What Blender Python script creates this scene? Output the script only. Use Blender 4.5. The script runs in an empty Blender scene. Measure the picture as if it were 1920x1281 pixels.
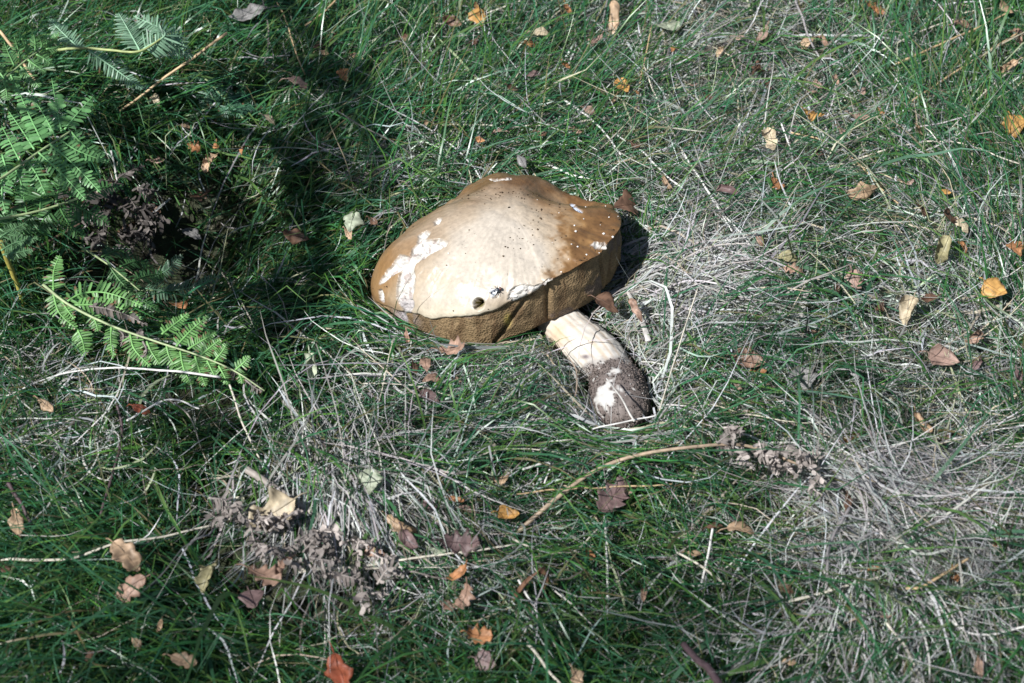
import bpy, math, random
import numpy as np
from mathutils import Vector, Matrix

rng = np.random.default_rng(11)
random.seed(5)
scene = bpy.context.scene
COL = scene.collection

# ------------------------------------------------------------------ camera
PITCH = math.radians(47.0)
DIST = 1.6
CAM = np.array([0.0, -DIST * math.cos(PITCH), DIST * math.sin(PITCH)])
LENS = 70.5
cam_d = bpy.data.cameras.new("camera")
cam_d.lens = LENS
cam_d.sensor_width = 36.0
cam_d.clip_start = 0.05
cam_d.clip_end = 400.0
cam_d.dof.use_dof = True
cam_d.dof.focus_distance = 1.61
cam_d.dof.aperture_fstop = 9.0
cam_o = bpy.data.objects.new("camera", cam_d)
COL.objects.link(cam_o)
cam_o.location = CAM
cam_o.rotation_euler = (math.radians(90) - PITCH, 0, 0)
scene.camera = cam_o

# ------------------------------------------------------------------ sky and sun
SUN_EL = math.radians(49.0)
SUN_AZ = np.array([-0.80, -0.60])
SUN = np.array([SUN_AZ[0] * math.cos(SUN_EL), SUN_AZ[1] * math.cos(SUN_EL), math.sin(SUN_EL)])
world = bpy.data.worlds.new("World")
scene.world = world
world.use_nodes = True
wn = world.node_tree
for n in list(wn.nodes):
    wn.nodes.remove(n)
sky = wn.nodes.new("ShaderNodeTexSky")
sky.sky_type = 'NISHITA'
sky.sun_disc = False
sky.sun_elevation = SUN_EL
sky.sun_rotation = math.atan2(SUN[0], SUN[1])
bg = wn.nodes.new("ShaderNodeBackground")
bg.inputs["Strength"].default_value = 0.055
wo = wn.nodes.new("ShaderNodeOutputWorld")
wn.links.new(sky.outputs[0], bg.inputs[0])
wn.links.new(bg.outputs[0], wo.inputs[0])
sun_d = bpy.data.lights.new("sun", 'SUN')
sun_d.energy = 5.0
sun_d.angle = math.radians(0.5)
sun_d.color = (1.0, 0.993, 0.98)
sun_o = bpy.data.objects.new("sun", sun_d)
COL.objects.link(sun_o)
sun_o.rotation_euler = Vector(SUN).to_track_quat('Z', 'Y').to_euler()
sun_o.location = (-3, -3, 5)

scene.view_settings.view_transform = 'Standard'
scene.view_settings.look = 'None'
scene.view_settings.exposure = 0.5
scene.view_settings.gamma = 1.0
scene.view_settings.use_curve_mapping = False

# ------------------------------------------------------------------ photo pixel <-> world
FPX = LENS / 36.0 * 1920.0
FWD = np.array([0, math.cos(PITCH), -math.sin(PITCH)])
UPV = np.array([0, math.sin(PITCH), math.cos(PITCH)])
RGT = np.array([1.0, 0, 0])


def ray(u, v):
    return FWD + RGT * ((u - 960.0) / FPX) + UPV * ((640.5 - v) / FPX)


def P(u, v, z):
    d = ray(u, v)
    t = (z - CAM[2]) / d[2]
    return CAM + d * t


def proj(pts):
    q = np.asarray(pts, float) - CAM
    w = q @ FWD
    return 960.0 + FPX * (q @ RGT) / w, 640.5 - FPX * (q @ UPV) / w


# ------------------------------------------------------------------ noise
def _hash(ix, iy, iz, s):
    n = (ix.astype(np.int64) * 374761393 + iy.astype(np.int64) * 668265263 + iz.astype(np.int64) * 2147483647 + s * 974711) & 0xffffffff
    n = ((n ^ (n >> 13)) * 1274126177) & 0xffffffff
    n = (n ^ (n >> 16)) & 0xffffffff
    return n / 4294967295.0


def vnoise(p, s=0):
    p = np.asarray(p, float)
    i = np.floor(p)
    f = p - i
    f = f * f * (3 - 2 * f)
    i = i.astype(np.int64)
    out = 0
    for dx in (0, 1):
        for dy in (0, 1):
            for dz in (0, 1):
                w = (f[..., 0] if dx else 1 - f[..., 0]) * (f[..., 1] if dy else 1 - f[..., 1]) * (f[..., 2] if dz else 1 - f[..., 2])
                out = out + w * _hash(i[..., 0] + dx, i[..., 1] + dy, i[..., 2] + dz, s)
    return out


def fbm(p, s=0, o=4):
    a, t, w = 0.0, 0.0, 1.0
    p = np.asarray(p, float)
    for k in range(o):
        a = a + w * vnoise(p * (2 ** k), s + k * 17)
        t += w
        w *= 0.5
    return a / t


def n2(x, y, f, s=0, o=3):
    return fbm(np.stack([np.asarray(x) * f, np.asarray(y) * f, np.zeros_like(np.asarray(x, float)) + 3.7], -1), s, o)


def sstep(a, b, x):
    t = np.clip((x - a) / (b - a), 0, 1)
    return t * t * (3 - 2 * t)


# ------------------------------------------------------------------ terrain
def gauss(x, y, cx, cy, sx, sy):
    return np.exp(-0.5 * (((x - cx) / sx) ** 2 + ((y - cy) / sy) ** 2))


HOL = P(330, 470, -0.02)
HOL2 = P(1690, 870, 0)
HOL3 = P(620, 730, 0)
MC = np.array([-0.02, 0.085])


def terrain(x, y):
    x = np.asarray(x, float)
    y = np.asarray(y, float)
    h = 0.07 * (n2(x, y, 3.2, 3, 2) - 0.5) + 0.03 * (n2(x, y, 11, 9, 2) - 0.5)
    flat = np.exp(-0.5 * (np.hypot(x - 0.0, y - 0.06) / 0.13) ** 4)
    h = h * (1 - flat)
    h = h - 0.11 * gauss(x, y, HOL[0], HOL[1], 0.08, 0.075)
    h = h - 0.03 * gauss(x, y, HOL2[0], HOL2[1], 0.05, 0.03)
    h = h - 0.02 * gauss(x, y, HOL3[0], HOL3[1], 0.03, 0.05)
    return h


def G(u, v, dz=0.0):
    z = 0.0
    for k in range(8):
        p = P(u, v, z + dz)
        z = 0.5 * z + 0.5 * float(terrain(p[0], p[1]))
    return P(u, v, z + dz)


# ------------------------------------------------------------------ mesh helpers
def link(o, parent=None):
    COL.objects.link(o)
    if parent is not None:
        o.parent = parent
    return o


def tag(o, label=None, cat=None, group=None, kind=None):
    if label:
        o["label"] = label
    if cat:
        o["category"] = cat
    if group:
        o["group"] = group
    if kind:
        o["kind"] = kind
    return o


def mesh_from(name, V, F, mat, col=None, smooth=True):
    """V (n,3); F (m,4) array of quads (a repeated last index makes a triangle) or list of faces."""
    me = bpy.data.meshes.new(name)
    V = np.ascontiguousarray(V, dtype=np.float32)
    if isinstance(F, np.ndarray) and F.ndim == 2:
        k = F.shape[1]
        me.vertices.add(len(V))
        me.vertices.foreach_set("co", V.ravel())
        me.loops.add(F.size)
        me.loops.foreach_set("vertex_index", np.ascontiguousarray(F, dtype=np.int32).ravel())
        me.polygons.add(len(F))
        me.polygons.foreach_set("loop_start", np.arange(0, F.size, k, dtype=np.int32))
        me.update(calc_edges=True)
    else:
        me.from_pydata([tuple(map(float, p)) for p in V], [], [tuple(int(i) for i in f) for f in F])
        me.update()
    if smooth:
        me.polygons.foreach_set("use_smooth", np.ones(len(me.polygons), dtype=bool))
    if col is not None:
        a = me.color_attributes.new("Col", 'FLOAT_COLOR', 'POINT')
        c = np.ones((len(V), 4), dtype=np.float32)
        c[:, :3] = np.clip(col, 0, 1)
        a.data.foreach_set("color", c.ravel())
    if mat is not None:
        me.materials.append(mat)
    return me


def obj(name, me, parent=None, loc=None):
    o = bpy.data.objects.new(name, me)
    link(o, parent)
    if loc is not None:
        o.location = loc
    return o


def recentre(V):
    c = np.array(V).mean(0)
    return V - c, c


def unit(v):
    v = np.asarray(v, float)
    return v / (np.linalg.norm(v, axis=-1, keepdims=True) + 1e-12)


def smooth_line(pts, n):
    """Catmull-Rom through the points, n samples evenly by arc length."""
    p = np.asarray(pts, float)
    if len(p) == 2:
        t = np.linspace(0, 1, n)[:, None]
        return p[0] * (1 - t) + p[1] * t
    q = np.vstack([2 * p[0] - p[1], p, 2 * p[-1] - p[-2]])
    out = []
    for i in range(1, len(q) - 2):
        for t in np.linspace(0, 1, 16, endpoint=False):
            a, b, c, d = q[i - 1], q[i], q[i + 1], q[i + 2]
            out.append(0.5 * ((2 * b) + (-a + c) * t + (2 * a - 5 * b + 4 * c - d) * t * t + (-a + 3 * b - 3 * c + d) * t ** 3))
    out.append(p[-1])
    out = np.array(out)
    s = np.r_[0, np.cumsum(np.linalg.norm(np.diff(out, axis=0), axis=1))]
    t = np.linspace(0, s[-1], n)
    return np.stack([np.interp(t, s, out[:, k]) for k in range(3)], 1)


def tube(pts, rad, sides=6, flat=1.0, jitter=0.0):
    pts = np.asarray(pts, float)
    n = len(pts)
    rad = np.broadcast_to(np.asarray(rad, float), (n,))
    tg = unit(np.gradient(pts, axis=0))
    ref = np.array([0, 0, 1.0]) if abs(tg[0][2]) < 0.9 else np.array([1.0, 0, 0])
    V = []
    for i in range(n):
        a = unit(np.cross(tg[i], ref))
        b = np.cross(a, tg[i])
        for k in range(sides):
            th = 2 * math.pi * k / sides
            r = rad[i] * (1 + jitter * (random.random() - 0.5))
            V.append(pts[i] + a * math.cos(th) * r + b * math.sin(th) * r * flat)
    F = []
    for i in range(n - 1):
        for k in range(sides):
            k2 = (k + 1) % sides
            F.append((i * sides + k, i * sides + k2, (i + 1) * sides + k2, (i + 1) * sides + k))
    V.append(pts[0]); V.append(pts[-1])
    for k in range(sides):
        k2 = (k + 1) % sides
        F.append((len(V) - 2, k2, k))
        F.append((len(V) - 1, (n - 1) * sides + k, (n - 1) * sides + k2))
    return np.array(V), F


# ------------------------------------------------------------------ materials
def new_mat(name):
    m = bpy.data.materials.new(name)
    m.use_nodes = True
    nt = m.node_tree
    for n in list(nt.nodes):
        nt.nodes.remove(n)
    out = nt.nodes.new("ShaderNodeOutputMaterial")
    return m, nt, out


def blade_mat(name, rough=0.42, transl=0.3, spec=0.5, vary=0.25, scale=400.0, bump=0.0):
    m, nt, out = new_mat(name)
    at = nt.nodes.new("ShaderNodeAttribute"); at.attribute_name = "Col"
    tc = nt.nodes.new("ShaderNodeTexCoord")
    no = nt.nodes.new("ShaderNodeTexNoise"); no.inputs["Scale"].default_value = scale
    no.inputs["Detail"].default_value = 3
    nt.links.new(tc.outputs["Object"], no.inputs["Vector"])
    mr = nt.nodes.new("ShaderNodeMapRange")
    mr.inputs[1].default_value = 0.3; mr.inputs[2].default_value = 0.7
    mr.inputs[3].default_value = 1 - vary; mr.inputs[4].default_value = 1 + vary
    nt.links.new(no.outputs["Fac"], mr.inputs[0])
    mx = nt.nodes.new("ShaderNodeVectorMath"); mx.operation = 'SCALE'
    nt.links.new(at.outputs["Color"], mx.inputs[0]); nt.links.new(mr.outputs[0], mx.inputs["Scale"])
    pb = nt.nodes.new("ShaderNodeBsdfPrincipled")
    pb.inputs["Roughness"].default_value = rough
    pb.inputs["Specular IOR Level"].default_value = spec
    nt.links.new(mx.outputs[0], pb.inputs["Base Color"])
    if bump > 0:
        bp = nt.nodes.new("ShaderNodeBump"); bp.inputs["Strength"].default_value = bump
        bp.inputs["Distance"].default_value = 0.001
        nt.links.new(no.outputs["Fac"], bp.inputs["Height"]); nt.links.new(bp.outputs[0], pb.inputs["Normal"])
    if transl > 0:
        tr = nt.nodes.new("ShaderNodeBsdfTranslucent")
        nt.links.new(mx.outputs[0], tr.inputs["Color"])
        mix = nt.nodes.new("ShaderNodeMixShader"); mix.inputs[0].default_value = transl
        nt.links.new(pb.outputs[0], mix.inputs[1]); nt.links.new(tr.outputs[0], mix.inputs[2])
        nt.links.new(mix.outputs[0], out.inputs[0])
    else:
        nt.links.new(pb.outputs[0], out.inputs[0])
    return m


M_GRASS = blade_mat("grass", 0.31, 0.42, 0.55, 0.15, 60)
M_STRAW = blade_mat("dry_grass", 0.52, 0.2, 0.5, 0.2, 90)
M_MOSS = blade_mat("moss", 0.7, 0.2, 0.2, 0.2, 120)
M_FERN = blade_mat("fern", 0.42, 0.34, 0.5, 0.2, 150)
M_DEADFERN = blade_mat("dead_fern", 0.75, 0.1, 0.2, 0.3, 200)
M_LEAF = blade_mat("fallen_leaf", 0.5, 0.2, 0.4, 0.28, 130, 0.35)
M_STALK = blade_mat("stalk", 0.55, 0.0, 0.4, 0.25, 200, 0.3)
M_BARK = blade_mat("bark", 0.8, 0.0, 0.3, 0.4, 90, 0.8)
M_CROWN = blade_mat("crown_leaf", 0.45, 0.3, 0.5, 0.2, 20)
M_CAP = blade_mat("cap_skin", 0.36, 0.0, 0.4, 0.10, 340, 0.22)
M_FLESH = blade_mat("mushroom_flesh", 0.7, 0.0, 0.3, 0.06, 300, 0.5)
M_STEM = blade_mat("stem_skin", 0.62, 0.0, 0.3, 0.07, 300, 0.3)
M_SOIL = blade_mat("soil_crumbs", 0.9, 0.0, 0.15, 0.4, 700, 0.6)
M_FLY = blade_mat("fly_body", 0.3, 0.0, 0.6, 0.2, 900)


def pore_mat():
    m, nt, out = new_mat("pore_layer")
    at = nt.nodes.new("ShaderNodeAttribute"); at.attribute_name = "Col"
    tc = nt.nodes.new("ShaderNodeTexCoord")
    vo = nt.nodes.new("ShaderNodeTexVoronoi"); vo.inputs["Scale"].default_value = 620
    nt.links.new(tc.outputs["Object"], vo.inputs["Vector"])
    mr = nt.nodes.new("ShaderNodeMapRange")
    mr.inputs[1].default_value = 0.05; mr.inputs[2].default_value = 0.6
    mr.inputs[3].default_value = 0.6; mr.inputs[4].default_value = 1.25
    nt.links.new(vo.outputs["Distance"], mr.inputs[0])
    mx = nt.nodes.new("ShaderNodeVectorMath"); mx.operation = 'SCALE'
    nt.links.new(at.outputs["Color"], mx.inputs[0]); nt.links.new(mr.outputs[0], mx.inputs["Scale"])
    pb = nt.nodes.new("ShaderNodeBsdfPrincipled")
    pb.inputs["Roughness"].default_value = 0.75
    pb.inputs["Specular IOR Level"].default_value = 0.25
    nt.links.new(mx.outputs[0], pb.inputs["Base Color"])
    bp = nt.nodes.new("ShaderNodeBump"); bp.inputs["Strength"].default_value = 0.6
    bp.inputs["Distance"].default_value = 0.0012
    nt.links.new(vo.outputs["Distance"], bp.inputs["Height"]); nt.links.new(bp.outputs[0], pb.inputs["Normal"])
    nt.links.new(pb.outputs[0], out.inputs[0])
    return m


def soil_mat():
    m, nt, out = new_mat("soil")
    tc = nt.nodes.new("ShaderNodeTexCoord")
    no = nt.nodes.new("ShaderNodeTexNoise"); no.inputs["Scale"].default_value = 55; no.inputs["Detail"].default_value = 8
    nt.links.new(tc.outputs["Object"], no.inputs["Vector"])
    cr = nt.nodes.new("ShaderNodeValToRGB")
    cr.color_ramp.elements[0].position = 0.3; cr.color_ramp.elements[0].color = (0.02, 0.016, 0.01, 1)
    cr.color_ramp.elements[1].position = 0.75; cr.color_ramp.elements[1].color = (0.075, 0.07, 0.035, 1)
    e = cr.color_ramp.elements.new(0.55); e.color = (0.03, 0.04, 0.016, 1)
    nt.links.new(no.outputs["Fac"], cr.inputs[0])
    pb = nt.nodes.new("ShaderNodeBsdfPrincipled"); pb.inputs["Roughness"].default_value = 0.9
    nt.links.new(cr.outputs[0], pb.inputs["Base Color"])
    bp = nt.nodes.new("ShaderNodeBump"); bp.inputs["Distance"].default_value = 0.01
    nt.links.new(no.outputs["Fac"], bp.inputs["Height"]); nt.links.new(bp.outputs[0], pb.inputs["Normal"])
    nt.links.new(pb.outputs[0], out.inputs[0])
    return m


def wing_mat():
    m, nt, out = new_mat("fly_wing")
    pb = nt.nodes.new("ShaderNodeBsdfPrincipled")
    pb.inputs["Base Color"].default_value = (0.35, 0.38, 0.42, 1)
    pb.inputs["Roughness"].default_value = 0.25
    tr = nt.nodes.new("ShaderNodeBsdfTransparent")
    mix = nt.nodes.new("ShaderNodeMixShader"); mix.inputs[0].default_value = 0.45
    nt.links.new(pb.outputs[0], mix.inputs[1]); nt.links.new(tr.outputs[0], mix.inputs[2])
    nt.links.new(mix.outputs[0], out.inputs[0])
    return m


M_PORE = pore_mat()
M_GROUND = soil_mat()
M_WING = wing_mat()

# ------------------------------------------------------------------ ground
xs = np.r_[-60, -25, -12, -6, -3.5, -2.2, np.linspace(-1.5, 1.5, 170), 2.2, 3.5, 6, 12, 25, 60]
ys = np.r_[-60, -25, -12, -6, -3.5, -2.2, np.linspace(-1.5, 1.7, 180), 2.4, 3.5, 6, 12, 25, 60]
gx, gy = np.meshgrid(xs, ys)
gz = terrain(gx, gy)
gi = np.arange(gx.size).reshape(gx.shape)
gf = np.stack([gi[:-1, :-1], gi[:-1, 1:], gi[1:, 1:], gi[1:, :-1]], -1).reshape(-1, 4)
ground = obj("ground", mesh_from("ground", np.stack([gx, gy, gz], -1).reshape(-1, 3), gf, M_GROUND))
tag(ground, kind="structure")
# ------------------------------------------------------------------ the mushroom
BASE_PX = [(700, 562), (706, 572), (744, 603), (786, 627), (829, 646), (879, 652), (930, 641), (980, 625), (1010, 610),
           (1065, 582), (1115, 553), (1150, 515), (1161, 481), (1164, 455)]
RIM_DZ = [0.002, 0.004, 0.014, 0.024, 0.031, 0.036, 0.0405, 0.044, 0.046,
          0.050, 0.050, 0.047, 0.043, 0.038]
ZBL = [0.006, 0.006, 0.007, 0.008, 0.009, 0.011, 0.016, 0.022, 0.026,
       0.030, 0.032, 0.032, 0.032, 0.031]
bp_ = np.array([P(u, v, z) for (u, v), z in zip(BASE_PX, ZBL)])
# hidden rim at the back: pixel of the outline, height of the rim there, height of the underside
BACK = [(1153, 405, 0.066, 0.030), (1110, 395, 0.056, 0.027), (1050, 372, 0.048, 0.024), (985, 355, 0.040, 0.020), (920, 352, 0.032, 0.015), (860, 386, 0.026, 0.010),
        (805, 424, 0.020, 0.008), (760, 460, 0.016, 0.007), (723, 499, 0.012, 0.006), (700, 540, 0.009, 0.006)]
bk = np.array([P(u, v, z) for u, v, z, q in BACK])
xyz = np.vstack([np.c_[bp_[:, :2], np.array(RIM_DZ), np.array(ZBL)],
                 np.c_[bk[:, :2], bk[:, 2] - np.array([q[3] for q in BACK]), np.array([q[3] for q in BACK])]])
ang = np.arctan2(xyz[:, 1] - MC[1], xyz[:, 0] - MC[0])
rad_ = np.hypot(xyz[:, 1] - MC[1], xyz[:, 0] - MC[0])
o_ = np.argsort(ang)
ang, rad_, rdz, rzb = ang[o_], rad_[o_], xyz[o_, 2], xyz[o_, 3]
ang3 = np.r_[ang - 2 * math.pi, ang, ang + 2 * math.pi]


def per(th, val, sm=0.10):
    th = np.asarray(th, float)
    acc = 0
    ks = np.linspace(-2, 2, 9)
    w = np.exp(-0.5 * ks ** 2)
    for k, ww in zip(ks, w / w.sum()):
        t = (th + k * sm + math.pi) % (2 * math.pi) - math.pi
        acc = acc + ww * np.interp(t, ang3, np.r_[val, val, val])
    return acc


def r_base(th):
    return per(th, rad_) + 0.0008


def th_of(u, v, z):
    p = P(u, v, z)
    return math.atan2(p[1] - MC[1], p[0] - MC[0])


APEX = np.append(P(955, 392, 0.082)[:2], 0.082)
NT, NR = 820, 220
th = np.linspace(-math.pi, math.pi, NT, endpoint=False)
tt = np.linspace(0.004, 1, NR) ** 0.85
TH, T = np.meshgrid(th, tt)
rb = r_base(th)
rz = per(th, rdz)
ZB = per(th, rzb)


def adist(a, b):
    return (a - b + math.pi) % (2 * math.pi) - math.pi


# scalloped rim: slight waves, the crease in front and the lobe on the right
wave = 0.0030 * (fbm(np.stack([np.cos(th) * 3, np.sin(th) * 3, th * 0], -1), 5, 3) - 0.5) * 2
lobe_th = th_of(1160, 400, 0.05)
notch_th = th_of(1162, 428, 0.05)
rr = rb + 0.0015 + wave + 0.0045 * np.exp(-0.5 * (adist(th, lobe_th) / 0.10) ** 2) - 0.0045 * np.exp(-0.5 * (adist(th, notch_th) / 0.035) ** 2)
rimz = ZB + rz + 0.0034 * (fbm(np.stack([np.cos(th) * 5, np.sin(th) * 5, th * 0 + 2], -1), 8, 3) - 0.5) * 2
cre_th = th_of(1008, 575, 0.03)
rimz = rimz + 0.0025 * np.exp(-0.5 * (adist(th, cre_th) / 0.035) ** 2)
f = np.sin(T * math.pi / 2) ** 1.06
g = np.cos(T * math.pi / 2) ** 0.98
RX = MC[0] + np.cos(TH) * rr[None, :]
RY = MC[1] + np.sin(TH) * rr[None, :]
CX = APEX[0] + (RX - APEX[0]) * f
CY = APEX[1] + (RY - APEX[1]) * f
CZ = rimz[None, :] + (APEX[2] - rimz[None, :]) * g


def bumpat(u, v, z, amp, su, sv=None, rot=0.0):
    p = P(u, v, z)
    sv = sv or su
    dx, dy = CX - p[0], CY - p[1]
    a = dx * math.cos(rot) + dy * math.sin(rot)
    b = -dx * math.sin(rot) + dy * math.cos(rot)
    return amp * np.exp(-0.5 * ((a / su) ** 2 + (b / sv) ** 2))


dz = bumpat(1088, 394, 0.055, -0.015, 0.024, 0.009, -0.1)      # groove inside the right lobe
dz += bumpat(1135, 388, 0.058, 0.010, 0.016, 0.010, -0.5)     # the raised lobe
dz += bumpat(845, 376, 0.055, -0.009, 0.03, 0.014, 0.5)       # shallow saddle on the left shoulder
dz += bumpat(950, 350, 0.068, 0.004, 0.025, 0.012, 0.0)
dz += bumpat(890, 480, 0.05, 0.003, 0.05, 0.03, 0.2)
pc = np.stack([CX, CY, CZ], -1)
dz += 0.0046 * (fbm(pc * 24, 21, 3) - 0.5) * 2 * np.sin(T * math.pi) ** 0.5
dz += 0.0009 * (fbm(pc * 110, 31, 3) - 0.5) * 2
dz += 0.0007 * (fbm(np.stack([TH * 30, T * 5, T * 0], -1), 37, 3) - 0.5) * 2 * sstep(0.35, 0.9, T)
CZ = CZ + dz
cap_rim = np.stack([CX[-1], CY[-1], CZ[-1]], -1)
V = np.stack([CX, CY, CZ], -1)
U_, V_ = proj(V.reshape(-1, 3))
U_, V_ = U_.reshape(NR, NT), V_.reshape(NR, NT)
front = CY < APEX[1] + 0.05


def inpoly(U, Vv, poly):
    poly = np.asarray(poly, float)
    c = np.zeros(U.shape, bool)
    j = len(poly) - 1
    for i in range(len(poly)):
        xi, yi = poly[i]; xj, yj = poly[j]
        c ^= ((yi > Vv) != (yj > Vv)) & (U < (xj - xi) * (Vv - yi) / (yj - yi + 1e-9) + xi)
        j = i
    return c


def z2(pts):   # crop enlarged 3.767x from (680,320)
    return [(680 + a / 3.767, 320 + b / 3.767) for a, b in pts]


def z3(pts):   # crop enlarged 4.269x from (900,320)
    return [(900 + a / 4.269, 320 + b / 4.269) for a, b in pts]


TEARS = [
    z2([(115, 810), (130, 760), (190, 690), (265, 590), (300, 600), (340, 610), (350, 560), (390, 515), (395, 455), (450, 425), (478, 440),
        (445, 490), (540, 488), (600, 510), (590, 537), (500, 575), (430, 622), (372, 660), (360, 700), (372, 780), (360, 850),
        (352, 905), (366, 960), (330, 1010), (290, 985), (262, 950), (238, 900), (245, 800), (262, 745), (285, 705), (220, 735), (150, 790)]),
    z2([(112, 850), (130, 835), (150, 890), (148, 935), (125, 915)]),
    [(953, 562), (957, 545), (966, 536), (985, 533), (1002, 537), (1022, 526), (1034, 520), (1036, 526), (1012, 541), (990, 551), (970, 563)],
    z2([(850, 50), (930, 58), (1055, 50), (1055, 60), (960, 72), (925, 76)]),
    z3([(878, 600), (915, 575), (985, 580), (1030, 607), (1020, 628), (930, 622)]),
    z3([(715, 270), (745, 272), (822, 325), (815, 338), (770, 318)]),
    z2([(505, 365), (530, 335), (560, 340), (545, 370), (515, 388)]),
]
HOLE_C = (897.5, 570.5)
jit = 2.2 * (fbm(pc * 260, 77, 2) - 0.5) * 2
jit2 = 2.2 * (fbm(pc * 260, 78, 2) - 0.5) * 2
region = np.zeros((NR, NT), int)
for k, poly in enumerate(TEARS):
    m_ = inpoly(U_ + jit, V_ + jit2, poly) & front
    region[m_] = k + 1
dh = np.hypot((U_ - HOLE_C[0] + 0.15 * jit) / 1.0, (V_ - HOLE_C[1]) / 1.25)
ring = (np.hypot((U_ - 894 + 2.2 * jit), (V_ - 563 + 2.2 * jit2) / 1.2) < 14) & front
region[ring] = 8
hole = (dh < 10.0) & front
region[hole] = 9
nrm = unit(np.cross(np.gradient(V, axis=1).reshape(-1, 3), np.gradient(V, axis=0).reshape(-1, 3))).reshape(V.shape)
nrm = np.where(nrm[..., 2:3] < 0, -nrm, nrm)


def blur(a, n=2):
    for _ in range(n):
        a = (a + np.roll(a, 1, 1) + np.roll(a, -1, 1) + np.vstack([a[:1], a[:-1]]) + np.vstack([a[1:], a[-1:]])) / 5
    return a


tear_f = blur(((region > 0) & (region < 8)).astype(float), 1)
V = V - nrm * (0.0020 * tear_f)[..., None]
V = V + nrm * (0.0030 * tear_f * (fbm(pc * 300, 44, 3) - 0.45) * 2)[..., None]
V = V - nrm * (0.018 * sstep(11.0, 7.5, dh) * front)[..., None]
# skin colours: brown towards the back and the right, buff in the middle and front, paled further by light put into the colour
un, vn = U_, V_
n1 = fbm(pc * 26, 101, 4); n2_ = fbm(pc * 80, 102, 4)
pale = np.exp(-0.5 * (((un - 935) / 120) ** 2 + ((vn - 480) / 85) ** 2))
pale = np.maximum(pale, 0.85 * np.exp(-0.5 * (((un - 850) / 80) ** 2 + ((vn - 560) / 50) ** 2)))
pale = np.clip(pale * 1.12 + (n1 - 0.5) * 0.75, 0, 1)
edge_r = sstep(-34, 34, (un - (1068 - (vn - 440) * 0.30)) + (n2_ - 0.5) * 150)        # ragged edge of the right side: brown skin with some shade put in
pale = pale * (1 - edge_r * 0.95)
back_b = sstep(408, 345, vn + (n1 - 0.5) * 60)
d_left = (un - 694) * 0.703 + (vn - 523) * 0.711
left_b = sstep(95, -5, d_left + (n1 - 0.5) * 70) * 0.75
c_buff = np.array([0.52, 0.40, 0.25]); c_tan = np.array([0.36, 0.205, 0.082]); c_brn = np.array([0.15, 0.078, 0.032]); c_cream = np.array([0.58, 0.50, 0.37])
c_buff, c_tan, c_brn, c_cream = c_buff * np.array([0.80, 0.84, 0.98]), c_tan * 0.86, c_brn * 0.9, c_cream * np.array([0.84, 0.88, 1.02])
col = c_tan + (c_buff * 0.96 - c_tan) * sstep(0.15, 0.65, pale)[..., None]
col = col + (c_cream - col) * (sstep(0.6, 1.0, pale) * 0.7)[..., None]
bt = np.clip(np.maximum(1.05 * back_b, 0.75 * left_b * 0.9) + 1.15 * edge_r * sstep(0.0, 0.6, 1 - pale) + 0.35 * sstep(0.93, 1.0, T), 0, 1)
bt = np.where(front, bt, 0.8)
col = col + (c_brn - col) * (np.clip(bt * (0.6 + 0.8 * (n2_ - 0.15)), 0, 0.95))[..., None]
rimpale = np.exp(-0.5 * (((un - 870) / 90) ** 2)) * sstep(568, 592, vn)
col = col + (np.array([0.66, 0.59, 0.46]) - col) * (0.8 * rimpale)[..., None]
# radial streaks
st = vnoise(np.stack([TH * 38, T * 3, T * 0], -1), 61)
col = col * (0.93 + 0.14 * st)[..., None]
sp = fbm(pc * 900, 63, 2)
spw = np.exp(-0.5 * (((un - 1040) / 70) ** 2 + ((vn - 455) / 70) ** 2)) + np.exp(-0.5 * (((un - 960) / 60) ** 2 + ((vn - 360) / 18) ** 2))
col = col * (1 - 0.5 * sstep(0.72, 0.80, sp + 0.08 * spw - 0.08))[..., None]
colf = np.array([0.50, 0.475, 0.435]) * (0.55 + 0.9 * fbm(pc * 150, 65, 4))[..., None]
dirt = sstep(0.58, 0.68, fbm(pc * 260, 66, 3))
colf = colf + (np.array([0.28, 0.22, 0.20]) - colf) * (dirt * 0.75)[..., None]
low = sstep(552, 572, vn) * (un < 790)
colf = colf + (np.array([0.30, 0.27, 0.28]) - colf) * (low * 0.7)[..., None]
colf = np.where((region == 6)[..., None], np.array([0.45, 0.50, 0.60]), colf)
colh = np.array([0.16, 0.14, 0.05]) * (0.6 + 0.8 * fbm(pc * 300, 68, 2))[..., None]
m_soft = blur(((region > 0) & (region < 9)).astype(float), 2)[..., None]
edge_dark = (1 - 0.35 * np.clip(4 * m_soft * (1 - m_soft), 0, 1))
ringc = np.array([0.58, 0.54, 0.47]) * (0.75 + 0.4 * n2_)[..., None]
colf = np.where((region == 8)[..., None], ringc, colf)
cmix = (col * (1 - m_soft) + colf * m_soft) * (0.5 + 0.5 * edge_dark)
col = cmix
colf = cmix
# rolled edge under the rim joins the cap to the pores
idx = np.arange(NR * NT).reshape(NR, NT)
nx = np.roll(idx, -1, axis=1)
quads = np.stack([idx[:-1], idx[1:], nx[1:], nx[:-1]], -1)
qreg = np.stack([region[:-1], region[1:], np.roll(region, -1, 1)[1:], np.roll(region, -1, 1)[:-1]], -1).min(-1)
VF = V.reshape(-1, 3)
mushroom = link(bpy.data.objects.new("mushroom", None))
mushroom.location = (MC[0], MC[1], 0)
tag(mushroom, "large brown capped bolete mushroom lying on the grass with its thick pale stem", "mushroom")
MO = np.array([MC[0], MC[1], 0.0])


def sub(name, mask, colors, mat, parent):
    q = quads[mask]
    u_, inv = np.unique(q.ravel(), return_inverse=True)
    me = mesh_from(name, VF[u_] - MO, inv.reshape(-1, 4), mat, colors.reshape(-1, 3)[u_])
    return obj(name, me, parent)


skin_mask = (qreg == 0)
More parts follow.
